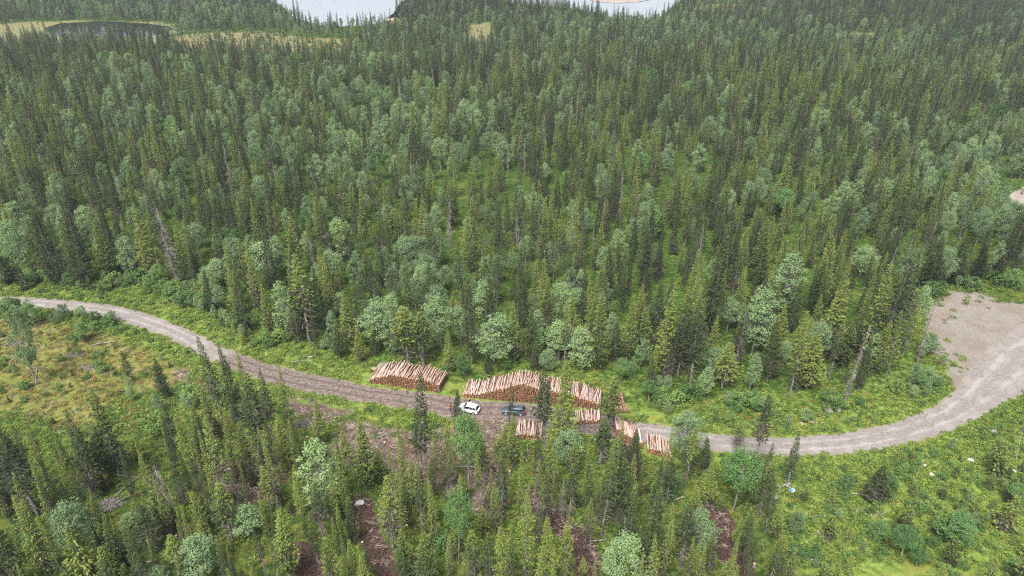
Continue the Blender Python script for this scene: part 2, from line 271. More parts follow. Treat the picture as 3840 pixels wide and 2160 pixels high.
def link(name, data, parent=None, loc=None, rz=None, scale=None):
    o = bpy.data.objects.new(name, data); COL.objects.link(o)
    if parent: o.parent = parent
    if loc is not None: o.location = tuple(float(v) for v in loc)
    if rz is not None: o.rotation_euler = (0, 0, rz) if not hasattr(rz, '__len__') else rz
    if scale is not None: o.scale = scale if hasattr(scale, '__len__') else (scale,) * 3
    return o
def tag(o, label=None, cat=None, group=None, kind=None):
    for k, v in (('label', label), ('category', cat), ('group', group), ('kind', kind)):
        if v: o[k] = v
    return o
def unit(v): return v / (np.linalg.norm(v, axis=-1, keepdims=True) + 1e-9)

# ---------------------------------------------------------------- ground, road, lot, water
def grow(a, b, d0, k):
    out = [a]; d = d0
    while abs(out[-1] - a) < abs(b - a): out.append(out[-1] + math.copysign(d, b - a)); d *= k
    return out[1:]
xs = np.array(sorted(grow(-95, -2600, .8, 1.06) + list(np.arange(-95, 95.1, .75)) + grow(95, 2600, .8, 1.06)))
ys = np.array(grow(70, -400, 1.5, 1.25)[::-1] + list(np.arange(70, 215, .75)) + grow(215, 5200, .8, 1.03))
GX, GY = np.meshgrid(xs, ys); XY = np.c_[GX.ravel(), GY.ravel()]
rd = road_dist(XY); ld = poly_sd(XY, LOT); gz = terrain(XY[:, 0], XY[:, 1], np.minimum(rd, ld))
for t, w in TRACKS: gz = gz - .22 * smooth(w + .6, .2, line_d(XY, t))
gm = bpy.data.meshes.new('ground'); nx, ny = len(xs), len(ys)
gv = np.c_[XY, gz]; ii = (np.arange(ny - 1)[:, None] * nx + np.arange(nx - 1)[None]).ravel()
gm.vertices.add(len(gv)); gm.vertices.foreach_set('co', gv.astype(np.float32).ravel())
fl = np.c_[ii, ii + 1, ii + nx + 1, ii + nx]; gm.loops.add(fl.size); gm.loops.foreach_set('vertex_index', fl.astype(np.int32).ravel())
gm.polygons.add(len(fl)); gm.polygons.foreach_set('loop_start', (np.arange(len(fl)) * 4).astype(np.int32)); gm.update(calc_edges=True); gm.validate()
gm.polygons.foreach_set('use_smooth', [True] * len(fl))
def soft(sd, w): return smooth(w, -w, sd)
zl_ = {}
fo = poly_sd(XY, FOREST)
zl_['heath'] = np.maximum.reduce([soft(poly_sd(XY, CLEAR_L), 3) * .60, soft(poly_sd(XY, CLEAR_R), 5) * .40, .36 * soft(fo, -3) * (XY[:, 1] < 170), .40 * (fo > 6) * (XY[:, 1] < 140) * (np.abs(XY[:, 0] + 8) < 60)])
zl_['lush'] = np.maximum.reduce([smooth(9, 1.5, rd) * .9, soft(poly_sd(XY, CLEAR_R), 5) * .62, soft(poly_sd(XY, CLEAR_L), 3) * .56, .22 * (XY[:, 1] < 150), smooth(12, 2, np.abs(fo)) * .45 * (XY[:, 1] < 200)])
zl_['bog'] = np.maximum.reduce([soft(poly_sd(XY, b), 3) for b in BOGS])
zl_['litter'] = np.maximum.reduce([soft(poly_sd(XY, b), 3.5) * .66 for b in LITTER])
zl_['dirt'] = np.maximum(soft(ld - .5, 4.5), soft(poly_sd(XY, SPUR), 2))
zl_['dirt'] = np.maximum(zl_['dirt'], smooth(1.6, -.4, rd) * .7)
zl_['mud'] = np.maximum.reduce([smooth(w + .9, w - .9, line_d(XY, t)) for t, w in TRACKS])
zl_['sand'] = np.maximum(soft(poly_sd(XY, SPIT) - 3, 2), soft(poly_sd(XY, BEACH), 3))
for k, v in zl_.items(): gm.attributes.new(k, 'FLOAT', 'POINT').data.foreach_set('value', np.clip(v, 0, 1).astype(np.float32))
gm.materials.append(M['ground']); tag(link('ground', gm), kind='structure', label='mossy boreal forest floor with heath and bog clearings')
def strip_road():
    nu = 13; u = np.linspace(0, 1, nu); wob = .35 * np.array([wig(np.array([a]), np.array([b]), 1.3)[0] for a, b in MID])
    V, A, C = [], [], []
    for i in range(len(MID)):
        a, b = ru2[i], rl2[i]; dv = (b - a) / max(np.linalg.norm(b - a), .1); a2 = a - dv * (.25 + wob[i]); b2 = b + dv * (.25 + wob[(i * 7) % len(MID)] * .7 + wob[i] * .3)
        pxm = PX(np.array([[*MID[i], 0.]]))[0][0] * 2576 / W
        ch = float(smooth(500, 640, pxm) * smooth(1640, 1560, pxm))
        for t in u: q = a2 + (b2 - a2) * t; V.append((q[0], q[1], float(base_z(q[0], q[1])) + .035 + .05 * (1 - (2 * t - 1) ** 2))); A.append(t); C.append(ch)
    me = bpy.data.meshes.new('gravel_road'); me.from_pydata(V, [], [(i * nu + j, (i + 1) * nu + j, (i + 1) * nu + j + 1, i * nu + j + 1) for i in range(len(MID) - 1) for j in range(nu - 1)])
    me.attributes.new('across', 'FLOAT', 'POINT').data.foreach_set('value', A); me.attributes.new('churn', 'FLOAT', 'POINT').data.foreach_set('value', C); me.materials.append(M['road']); me.polygons.foreach_set('use_smooth', [True] * len(me.polygons))
    bm = bmesh.new(); bm.from_mesh(me); bmesh.ops.recalc_face_normals(bm, faces=bm.faces)
    if bm.faces[:][0].normal.z < 0: bmesh.ops.reverse_faces(bm, faces=bm.faces)
    bm.to_mesh(me); bm.free(); return me
tag(link('road', strip_road()), kind='structure', label='grey gravel forest road curving past the log stacks')
def sheet(name, poly, z, m, n=160, jit=.5):
    p = resample(list(poly) + [poly[0]], n)[:-1]; p = p + jit * np.c_[[wig(np.array([a]), np.array([b]), 1.1)[0] for a, b in p], [wig(np.array([b]), np.array([a]), 1.3)[0] for a, b in p]]
    bm = bmesh.new(); vs = [bm.verts.new((a, b, float(base_z(a, b)) + z)) for a, b in p]; f = bm.faces.new(vs)
    bmesh.ops.triangulate(bm, faces=[f]); bmesh.ops.recalc_face_normals(bm, faces=bm.faces)
    if sum(q.normal.z for q in bm.faces) < 0: bmesh.ops.reverse_faces(bm, faces=bm.faces)
    me = bpy.data.meshes.new(name); bm.to_mesh(me); bm.free(); me.materials.append(m); return tag(link(name, me), kind='structure')
sheet('gravel_track', SPUR, .03, M['lot'])['label'] = 'gravel road coming back out of the forest'
sheet('pond_water', POND, .04, M['pond'], jit=1.5)['label'] = 'small dark pond in the pale bog'
sheet('lake_water', LAKE, .03, M['lake'], 300, jit=2.5)['label'] = 'pale lake behind the forest'
sheet('sand_spit', SPIT, .25, plain('spit_sand', (.27, .22, .185), .9), jit=2)['label'] = 'sandy spit reaching into the lake'

# ---------------------------------------------------------------- tree models
def spruce_mesh(seed, Ht=17., Rm=1.75, cb=.12, dens=1., bare=.0, ragged=1.):
    g = np.random.default_rng(seed); tb = MB(); lean = g.normal(0, .012, 2)
    zz = np.linspace(0, Ht, 9); pts = np.c_[lean[0] * zz + .05 * np.sin(zz * .4 + seed), lean[1] * zz, zz]; tb.tube(pts, .17 * (1 - zz / Ht) ** .8 + .012, 6)
    # short grey dead branches below the crown
    for z in np.arange(Ht * .12, Ht * (cb + .28), .42):
        for k in range(2):
            a = g.uniform(0, 6.28); L = g.uniform(.45, 1.15); c = np.array([np.interp(z, zz, pts[:, 0]), np.interp(z, zz, pts[:, 1]), z])
            tb.tube([c, c + L * np.array([math.cos(a), math.sin(a), -.22]), c + 1.5 * L * np.array([math.cos(a + .2), math.sin(a + .2), -.30])], [.03, .02, .008], 3, 1, cap=False)
    c_, u_, w_, t_ = [], [], [], []
    zb = cb * Ht; z = zb; lump = g.uniform(.6, 1.25, 7)
    while z < Ht * .992:
        t = (z - zb) / (Ht - zb); env = Rm * (min(1, (1 - t) * 1.42) * .93 + .03) * min(1, .62 + t * 1.9) * (lump[int(t * 6.99)] * .45 + .55)
        nb = max(3, int((6.8 if t < .85 else 4.6) * dens * (1 if g.random() > bare else .35) + g.uniform(0, 1.2))); a0 = g.uniform(0, 6.28)
        for b in range(nb):
            a = a0 + b * 6.283 / nb + g.normal(0, .3); r = env * g.uniform(1 - .5 * ragged, 1 + .28 * ragged); ne = int(3 + r * 6.6 * g.uniform(.75, 1.2))
            s = g.uniform(.12, 1, ne) ** .75; rad = np.array([math.cos(a), math.sin(a), 0]); tan = np.array([-math.sin(a), math.cos(a), 0])
            off = g.normal(0, .14, ne) * (.35 + r * s)
            zc = z + .1 - (.42 - .35 * t) * r * s + .30 * r * s ** 3 + g.normal(0, .05, ne)
            x0, y0 = np.interp(z, zz, pts[:, 0]), np.interp(z, zz, pts[:, 1])
            cc = np.c_[x0 + r * s * rad[0] + off * tan[0], y0 + r * s * rad[1] + off * tan[1], zc]
            u = unit(rad[None] * (.75 + .3 * g.random(ne))[:, None] + tan[None] * (off / (r + .2) * 1.6)[:, None] + np.array([0, 0, 1.])[None] * (-.55 + .45 * s + .25 * t + g.normal(0, .2, ne))[:, None])
            L = (.26 + .26 * g.random(ne)) * (1 - .35 * t); wv = unit(np.cross(u, unit(g.normal(0, 1, (ne, 3)) + np.array([0, 0, 1.1]))))
            c_.append(cc); u_.append(u * L[:, None]); w_.append(wv * (L * g.uniform(.20, .32, ne))[:, None])
            t_.append(np.clip(-.04 + .44 * s + .60 * t + g.normal(0, .09, ne), 0, 1))  # outer sprays fresher; the rise with height also paints lit tops, shaded lower crown
        z += (.36 + .10 * g.random()) * (1 - .5 * t)
    tz_ = np.linspace(Ht * .97, Ht * 1.02, 4)
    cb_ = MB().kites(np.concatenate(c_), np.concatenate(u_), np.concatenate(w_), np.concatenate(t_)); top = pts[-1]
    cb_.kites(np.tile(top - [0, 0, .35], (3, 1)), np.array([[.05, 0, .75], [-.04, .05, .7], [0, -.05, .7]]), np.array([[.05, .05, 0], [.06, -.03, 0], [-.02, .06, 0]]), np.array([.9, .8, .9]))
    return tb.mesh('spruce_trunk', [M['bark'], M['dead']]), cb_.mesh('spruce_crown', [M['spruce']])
def dead_spruce_mesh(seed, Ht=14., Rm=1.3):
    g = np.random.default_rng(seed); tb = MB(); zz = np.linspace(0, Ht, 8); pts = np.c_[.1 * np.sin(zz * .3), .08 * np.cos(zz * .25), zz]; tb.tube(pts, .15 * (1 - zz / Ht) ** .8 + .015, 6)
    cm = MB(); z = Ht * .08
    while z < Ht * .97:
        t = z / Ht
        for k in range(4):
            a = g.uniform(0, 6.28); L = Rm * (1 - t * .85) * g.uniform(.5, 1.15) * min(1, .4 + 2 * t); c = np.array([.1 * math.sin(z * .3), .08 * math.cos(z * .25), z]); d = np.array([math.cos(a), math.sin(a), 0]); e = np.array([-math.sin(a), math.cos(a), 0])
            p1 = c + d * L * .6 + [0, 0, -.15 * L]; p2 = c + d * L + [0, 0, -.42 * L]; cm.tube([c, p1, p2], [.032, .022, .008], 3, 0, cap=False)
            for q in range(3): s = g.uniform(.4, 1); b = c + (p2 - c) * s; cm.tube([b, b + e * g.choice([-1, 1]) * .3 * L + d * .1 + [0, 0, -.22]], [.014, .006], 3, 0, cap=False)
        z += .36
    return tb.mesh('dead_trunk', [M['bark']]), cm.mesh('dead_branches', [M['dead']])
def broadleaf_mesh(seed, Ht=10., Rx=2.1, cz=.60, rz=.40, ncl=150, nl=42, leaf=.195, mk='birch', bark='birchbark', stems=1, gap=.1):
    g = np.random.default_rng(seed); tb = MB(); zz = np.linspace(0, Ht * .9, 8); sway = g.normal(0, .5, 2)
    px, py = sway[0] * np.sin(zz / Ht * 2.2) * .7, sway[1] * np.sin(zz / Ht * 2.6) * .7; pts = np.c_[px, py, zz]
    if stems == 1: tb.tube(pts, .13 * (1 - zz / Ht) ** .8 * (Ht / 10) + .012, 6)
    ctr = []
    while len(ctr) < ncl:
        v = g.normal(0, 1, 3); v /= np.linalg.norm(v); rr = g.uniform(.35, 1) ** .5; h = v[2]
        e = (1 - .25 * h) * (1 + .22 * math.sin(3 * math.atan2(v[1], v[0]) + seed) * (1 - abs(h)))
        q = np.array([v[0] * Rx * e * rr * (1 + .18 * math.sin(5 * h + 2 * seed + 2 * v[0])), v[1] * Rx * e * rr, Ht * (cz + rz * h * rr)])
        if gap and math.sin(q[0] * 2.1 + seed) * math.sin(q[1] * 2.3) * math.sin(q[2] * 1.4 + seed) > .45 - gap: continue
        ctr.append(q)
    ctr = np.array(ctr); ctr[:, 0] += np.interp(ctr[:, 2], zz, px); ctr[:, 1] += np.interp(ctr[:, 2], zz, py)
    for i in range(0, ncl, 5):
        e = ctr[i]; z0 = max(Ht * .18, e[2] - g.uniform(.8, 2.2) * Ht / 10) if stems == 1 else .05; s = np.array([np.interp(z0, zz, px), np.interp(z0, zz, py), z0]) if stems == 1 else np.array([g.normal(0, .12), g.normal(0, .12), 0])
        mid = (s + e) / 2 + g.normal(0, .12, 3); tb.tube([s, mid, e], [.05 * Ht / 10, .032 * Ht / 10, .012], 4, 0, cap=False)
    n = ncl * nl; c = np.repeat(ctr, nl, 0); dirv = unit(g.normal(0, 1, (n, 3))); cr = np.repeat(g.uniform(.34, .74, ncl) * Rx / 2.1, nl) * g.uniform(.3, 1, n) ** .5
    c = c + dirv * cr[:, None] * np.array([1.1, 1.1, .85]); u = unit(dirv * .7 + g.normal(0, .6, (n, 3)) + np.array([0, 0, -.25])); L = leaf * g.uniform(.7, 1.3, n)
    nrm = unit(dirv * .8 + np.array([0, 0, .7]) + g.normal(0, .45, (n, 3))); w = unit(np.cross(u, nrm)); t = np.clip(np.repeat(g.normal(.5, .15, ncl), nl) + g.normal(0, .10, n) + .1 * dirv[:, 2], 0, 1)
    cm = MB().kites(c - u * L[:, None] * .5, u * L[:, None], w * (L * .36)[:, None], t)
    nm = 'birch' if stems == 1 else 'shrub'
    return tb.mesh(nm + '_trunk', [M[bark]]), cm.mesh(nm + '_crown', [M[mk]])
SPR = [spruce_mesh(10 + i, *a) for i, a in enumerate([(17, 1.75, .10), (17, 1.5, .16, .95), (17, 2.0, .06, 1.1), (17, 1.35, .32, .85, .15), (17, 1.65, .14, .9, .1, 1.25), (17, 1.9, .10, 1.0, .05, 1.2), (17, 1.2, .40, .8, .25, 1.3), (17, 1.55, .08, 1.1), (17, 1.5, .28, .8, .3, 1.4), (17, 1.8, .12, 1.15, .05, .9), (17, 1.3, .12, 1.0, .1, 1.3)])]
SPRR = [1.75, 1.5, 2.0, 1.35, 1.65, 1.9, 1.2, 1.55, 1.5, 1.8, 1.3]; SPRH = 17.
YNG = [spruce_mesh(40 + i, *a) for i, a in enumerate([(5, 1.05, .04, 1.25), (5, .85, .05, 1.2), (5, 1.3, .03, 1.2, 0, 1.2)])]
DEAD = [dead_spruce_mesh(60), dead_spruce_mesh(61, 14, 1.0), dead_spruce_mesh(62, 14, 1.6)]
BIR = [broadleaf_mesh(70 + i, **a) for i, a in enumerate([dict(), dict(Rx=1.8, rz=.42), dict(Rx=2.5, cz=.62, rz=.36, ncl=160), dict(Rx=1.6, cz=.58, rz=.43, ncl=110), dict(Rx=2.2, cz=.66, rz=.32, ncl=120, gap=.2), dict(Rx=2.0, gap=.3, ncl=105)])]
BIRR = [2.1, 1.8, 2.5, 1.6, 2.2, 2.0]; BIRH = 10.
BRI = [broadleaf_mesh(90 + i, mk='bright', **a) for i, a in enumerate([dict(Rx=2.3, cz=.75, rz=.245, ncl=170), dict(Rx=1.7, cz=.58, rz=.42, ncl=130), dict(Rx=1.9, cz=.6, rz=.4, ncl=110, gap=.15)])]
SHR = [broadleaf_mesh(110 + i, Ht=2.6, Rx=1.25, cz=.52, rz=.46, ncl=34, nl=34, leaf=.19, mk='shrub', bark='dead', stems=3, **a) for i, a in enumerate([dict(), dict(), dict()])]

# ---------------------------------------------------------------- scatter: one object holding very many like things
def scatter(name, pts, scl, rot, nvar_objs):
    """pts (n,3), scl (n,3), rot (n,3); every variant is a list of objects whose meshes are drawn at each point"""
    me = bpy.data.meshes.new(name); me.vertices.add(len(pts)); me.vertices.foreach_set('co', np.asarray(pts, np.float32).ravel())
    for k, d, a in (('scl', 'FLOAT_VECTOR', scl), ('rot', 'FLOAT_VECTOR', rot)): me.attributes.new(k, d, 'POINT').data.foreach_set('vector', np.asarray(a, np.float32).ravel())
    me.attributes.new('idx', 'INT', 'POINT').data.foreach_set('value', rng.integers(0, len(nvar_objs), len(pts)).astype(np.int32))
    o = link(name, me); t = bpy.data.node_groups.new(name + '_scatter', 'GeometryNodeTree')
    t.interface.new_socket('Geometry', in_out='INPUT', socket_type='NodeSocketGeometry'); t.interface.new_socket('Geometry', in_out='OUTPUT', socket_type='NodeSocketGeometry')
    N = t.nodes; gi, go = N.new('NodeGroupInput'), N.new('NodeGroupOutput'); jn = N.new('GeometryNodeJoinGeometry')
    for objs in nvar_objs:
        j2 = N.new('GeometryNodeJoinGeometry')
        for ob in objs:
            q = N.new('GeometryNodeObjectInfo'); q.transform_space = 'ORIGINAL'; q.inputs['Object'].default_value = ob; t.links.new(q.outputs['Geometry'], j2.inputs[0])
        ti = N.new('GeometryNodeGeometryToInstance'); t.links.new(j2.outputs[0], ti.inputs[0]); t.links.new(ti.outputs[0], jn.inputs[0])
    def na(k, d): x = N.new('GeometryNodeInputNamedAttribute'); x.data_type = d; x.inputs[0].default_value = k; return [s for s in x.outputs if s.enabled and s.name == 'Attribute'][0]
    ip = N.new('GeometryNodeInstanceOnPoints'); t.links.new(gi.outputs[0], ip.inputs['Points']); t.links.new(jn.outputs[0], ip.inputs['Instance']); ip.inputs['Pick Instance'].default_value = True
    t.links.new(na('idx', 'INT'), ip.inputs['Instance Index']); t.links.new(na('rot', 'FLOAT_VECTOR'), ip.inputs['Rotation']); t.links.new(na('scl', 'FLOAT_VECTOR'), ip.inputs['Scale'])
    t.links.new(ip.outputs[0], go.inputs[0]); md = o.modifiers.new('scatter', 'NODES'); md.node_group = t; return o
# ---------------------------------------------------------------- trees read off the photo: region, foot x, y, top y, kind, crown width (0 = usual), tint
HAND = [
 (8,598,740,-30,'s',190,-.2),(8,190,790,280,'s',215,.3),(8,515,1045,270,'s',130,.1),(8,290,735,480,'s',120,.2),(8,395,1250,680,'s',215,.1),(8,955,865,205,'g',200,.4),(8,800,780,270,'s',150,.1),(8,1090,775,350,'s',130,.3),(8,1205,565,290,'s',110,.3),
 (8,1295,640,230,'s',130,-.1),(8,1531,500,-102,'s',190,-.3),(8,1659,515,-187,'s',260,.7),(8,1285,480,-32,'s',80,-.2),(8,875,300,28,'s',100,.5),(8,1570,835,340,'s',150,.1),(8,1488,870,300,'s',95,-.1),(8,1700,640,350,'b',215,.5),(8,1955,610,270,'s',180,.1),(8,2003,360,-75,'s',170,-.2),
 (8,1960,1150,415,'s',165,0),(8,1865,1000,465,'s',110,0),(8,1725,1000,610,'s',130,.1),(8,1660,1005,690,'d',90,0),(8,2195,725,350,'s',170,.4),(8,2145,1110,560,'s',180,.2),(8,2330,1520,800,'s',250,.5),(8,2450,900,540,'s',140,-.3),(8,2560,1400,890,'s',170,.3),
 (8,2095,1580,1140,'b',300,.6),(8,2120,1620,1260,'s',130,1.),(8,1545,1560,985,'s',190,.4),(8,1690,1450,1030,'s',120,.2),(8,1390,1500,840,'s',170,.1),(8,1235,1520,1050,'s',190,.3),(8,1165,1115,770,'s',120,.2),(8,1320,905,655,'s',130,.7),(8,1215,1005,495,'s',110,.0),
 (8,885,1365,785,'g',190,.2),(8,920,885,680,'s',110,.3),(8,640,1115,840,'s',110,.4),(8,680,855,555,'s',120,.2),(8,490,1480,1115,'s',180,.5),(8,650,1540,1110,'s',210,.8),(8,1010,1500,1100,'s',150,.1),(8,1125,1520,1125,'s',160,.1),(8,90,1185,870,'s',130,.5),(8,110,1520,1170,'s',140,.6),(8,190,1600,1280,'s',150,.6),(8,1060,1150,940,'y',0,0),(8,840,1350,1060,'s',90,-.2),
 (8,560,800,580,'s',90,0),(8,60,620,360,'s',110,.1),(8,2080,1050,660,'d',90,0),(8,430,1000,560,'d',60,0),(8,1750,700,440,'s',100,0),
 (7,910,690,60,'s',260,-.35),(7,820,690,330,'s',170,-.3),(7,740,790,180,'s',170,-.4),(7,725,870,340,'s',210,-.1),(7,300,1010,330,'s',230,-.3),(7,385,1440,840,'s',200,-.1),(7,140,1560,950,'s',260,.1),(7,60,1000,420,'s',200,-.2),(7,1310,485,150,'s',110,-.5),(7,1560,570,150,'s',150,-.2),(7,1480,700,250,'s',150,.5),(7,1735,950,250,'s',150,.5),(7,1890,780,310,'s',160,0),(7,2175,620,235,'s',180,.5),(7,2430,445,100,'s',120,.1),
 (7,1985,590,-70,'s',240,-.2),(7,2190,390,-160,'s',90,-.5),(7,1690,290,-350,'s',130,-.4),(7,1830,330,-300,'s',150,-.5),(7,1920,360,-240,'s',120,-.4),(7,2060,420,-120,'s',110,-.3),(7,1260,100,-190,'s',120,-.3),(7,1640,420,30,'s',120,-.2),
 (7,680,1395,880,'b',250,.2),(7,2480,1000,440,'b',270,.4),(7,1890,1150,900,'b',200,.0),(7,1560,1480,1150,'b',260,.2),(7,1260,1600,1390,'b',180,.2),(7,1010,1130,980,'b',130,.2),
 (7,1300,1080,590,'d',170,0),(7,1390,920,490,'s',130,-.1),(7,1560,1105,790,'s',130,.3),(7,1760,1200,740,'s',190,.1),(7,2050,965,620,'s',120,.2),(7,2290,1000,610,'s',120,.4),(7,2440,1160,745,'s',150,-.1),(7,2190,1460,930,'s',220,.2),(7,1560,1160,1010,'y',0,.6),(7,900,1420,990,'s',130,.5),(7,770,1060,790,'s',90,.6),(7,1170,1295,920,'s',220,-.1),(7,870,1560,1210,'s',210,.6),(7,1380,1435,1150,'s',170,.1),(7,1090,1480,1270,'s',120,.3),(7,1420,1540,1290,'s',130,.7),(7,980,1560,1370,'s',140,.6),(7,2560,1620,1150,'s',180,.3),(7,1850,1600,1390,'s',120,.7),(7,1950,1600,1380,'s',130,.6),(7,20,1640,1180,'s',200,.2),(7,2120,920,720,'s',90,0),(7,1070,590,420,'y',0,0),(7,1740,1130,930,'s',110,.2),
 (9,395,510,250,'s',110,-.6),(9,540,640,90,'s',140,-.4),(9,600,770,430,'s',90,-.1),(9,790,765,380,'s',100,-.6),(9,375,970,490,'g',270,.0),(9,560,1010,550,'s',150,-.3),(9,170,910,600,'s',150,.2),(9,85,1010,770,'s',130,.3),(9,110,1330,950,'b',230,.7),(9,690,1160,915,'s',140,.2),(9,470,1260,940,'s',150,-.2),(9,390,1210,1000,'s',80,0),(9,830,1150,965,'b',100,.2),(9,690,1470,1150,'s',170,.3),(9,310,1560,1310,'s',170,.8),(9,30,700,340,'s',150,-.5),(9,70,1490,1210,'s',140,.5),(9,180,1460,1130,'s',110,-.2),(9,155,720,400,'s',110,-.2),
 (9,10,560,205,'b',230,-.6),
 (9,1440,870,630,'y',170,.1),(9,1210,790,670,'g',100,.1),(9,1555,840,680,'g',130,.2),(9,1110,910,780,'y',0,.4),(9,1240,1180,1070,'y',0,.5),(9,2060,690,600,'y',0,.6),(9,1950,870,760,'y',0,.6),(9,2200,990,850,'y',0,.5),(9,1660,1120,930,'y',0,.6),(9,1100,1160,1000,'y',0,.3),(9,2420,1090,850,'y',0,.2),(9,2000,1360,1160,'y',0,.5),(9,1240,1440,1300,'y',0,.6),(9,1900,1580,1370,'y',0,.9),(9,2350,690,420,'y',0,.6),(9,2100,560,590,'y',0,.5),(9,2480,960,760,'g',120,0),(9,1450,1160,1010,'g',120,0),(9,2030,1190,970,'g',240,.1),(9,1640,1330,1120,'g',200,0),(9,1760,1380,1240,'g',120,.1),(9,2440,900,700,'y',0,.3),(9,1040,1560,1360,'y',0,.6),(9,2570,1300,1100,'y',0,.4),(9,2300,1500,1330,'y',0,.5),(9,2530,1540,1300,'y',0,.7),
 (4,640,690,130,'s',230,0),(4,450,690,90,'s',210,.0),(4,1180,690,80,'s',170,-.2),(4,1345,685,90,'d',150,0),(4,1412,665,240,'s',120,-.2),(4,1690,610,200,'s',120,-.4),(4,1865,1055,570,'s',170,-.1),(4,1950,870,570,'s',110,-.2),(4,2055,1085,680,'s',130,0),(4,2250,1140,660,'s',160,.1),(4,2340,1130,480,'s',210,.1),(4,2460,1090,560,'s',130,-.1),(4,2565,1260,960,'s',110,.5),(4,1590,900,590,'s',110,-.1),(4,1010,655,320,'b',130,.2),(4,700,640,290,'b',130,.2),(4,1650,700,500,'b',160,.2),(4,2160,1090,690,'b',170,.3),(4,2000,700,380,'b',230,.1),(4,2440,800,530,'b',150,.1),(4,1230,720,540,'g',100,.2),(4,1670,890,700,'b',120,.1),(4,50,690,430,'s',150,.5),(4,200,640,200,'b',190,.2),(4,-30,560,230,'b',200,.2),(4,190,740,560,'y',0,.4),(4,300,630,260,'s',150,-.1),(4,850,640,210,'s',170,0),(4,1750,640,570,'y',0,0),(4,2570,520,200,'b',150,.2),
 (4,270,1449,840,'b',150,-.5),(4,268,1020,820,'g',110,-.2),(4,640,1130,980,'g',100,.5),(4,1000,1449,1210,'s',80,-.3),(4,600,940,870,'b',70,.2),
 (5,505,1300,855,'s',230,.3),(5,620,1300,895,'s',200,.1),(5,985,1300,620,'s',150,.3),(5,148,1285,1000,'s',110,.4),(5,1310,1300,825,'s',140,.4),(5,1430,1300,860,'s',130,.2),(5,1455,1345,1120,'s',110,.4),(5,1940,1340,750,'s',190,.4),(5,2055,1290,945,'s',130,0),(5,2150,1275,765,'s',130,-.5),(5,2420,1400,755,'s',180,.2),(5,2535,1400,830,'s',170,-.1),(5,2340,1180,670,'s',150,0),(5,2290,1250,850,'s',120,0),(5,832,1355,1150,'s',110,.1),(5,930,1400,1210,'g',95,-.1),(5,1102,1370,1215,'s',85,.2),(5,1240,1345,1240,'g',60,0),(5,2105,1440,1250,'g',120,-.3),(5,2480,1400,1000,'s',140,-.2),
 (5,765,1200,765,'b',215,.2),(5,905,1160,845,'b',150,.2),(5,1150,1300,915,'b',260,-.1),(5,395,1100,750,'b',140,.3),(5,290,1190,800,'b',230,0),(5,1640,1260,970,'b',220,.4),(5,1810,1340,1035,'b',190,.1),(5,560,640,310,'b',210,-.1),(5,1550,1360,1175,'b',130,.2),(5,1120,830,640,'b',170,.1),(5,1760,900,730,'b',170,.2),(5,1640,1200,840,'s',170,-.2),(5,90,1200,740,'s',160,0),(5,250,1240,980,'s',90,-.3),(5,1720,470,100,'d',90,0),(5,1560,1200,900,'s',120,.1),(5,2560,1330,760,'s',200,.2),
 (6,1060,1260,650,'s',230,.2),(6,1450,1310,465,'s',280,.1),(6,930,1490,1065,'s',250,.6),(6,640,1420,960,'s',190,-.1),(6,300,1480,1125,'s',210,.3),(6,1380,1300,555,'s',210,-.1),(6,800,1060,660,'s',140,-.3),(6,180,1100,215,'s',190,-.1),(6,1200,1320,980,'s',160,-.2),(6,700,1250,850,'s',160,.4),(6,870,1250,900,'s',150,.4),(6,520,1215,725,'b',230,.4),(6,720,930,450,'b',220,.5),(6,1330,640,395,'b',190,.6),(6,330,1060,790,'b',150,.0),(6,1720,1115,700,'b',150,.2),(6,230,1400,1180,'b',150,.1),(6,560,700,200,'s',190,.2),(6,800,720,330,'s',140,.1),(6,1010,900,335,'s',190,.2),(6,1850,730,330,'s',190,-.1),(6,2030,690,330,'s',170,-.2),(6,2200,670,380,'s',160,-.1),(6,2350,670,470,'s',120,-.4),(6,1940,690,410,'b',170,.0),(6,1560,1250,480,'s',170,-.2),(6,1250,1290,900,'s',130,-.2),(6,60,1440,800,'s',170,0),(6,410,760,640,'s',90,.4),(6,1800,700,470,'s',170,.5),
]
def to_disp(p): x, y, d = PX(np.atleast_2d(p)); return float(x[0]) * 2576 / W, float(y[0]) * 2576 / W, float(d[0])
TREES = []                                # x, y, z, kind, height, crown radius or 0, tint, hand-read?
for r, bx, by, ty, k, cw, ti in HAND:
    fx, fy = Zp(r, bx, by); g = P(fx, fy); g[2] = tz(g[0], g[1]); h = height_to(g, Zp(r, bx, ty)[1]); d = (g - CAMP) @ FW
    TREES.append([g[0], g[1], g[2], k, h, cw / 2.0125 * d / F / 2 if cw else 0, ti, True])
HB = np.array([[t[0], t[1]] for t in TREES])
STACK_XY = []                             # stacks keep their ground clear
def keep_clear(pts): STACK_XY.extend(pts)
for a, b in (((926, 961), (1107, 987)), ((1164, 997), (1502, 1028)), ((1549, 1041), (1584, 1041))):
    p, q = D([a, b]); p, q = np.array(p), np.array(q); e = (q - p) / np.linalg.norm(q - p); nrm = np.array([-e[1], e[0]])
    for s in np.linspace(-1, np.linalg.norm(q - p) + 1, 22):
        for t in (0, 2.5, 5): STACK_XY.append(p + e * s + nrm * t)
STACK_XY = np.array(STACK_XY)
SPURV = D([(2480, 468), (2640, 440), (2640, 590), (2540, 580), (2490, 530)])
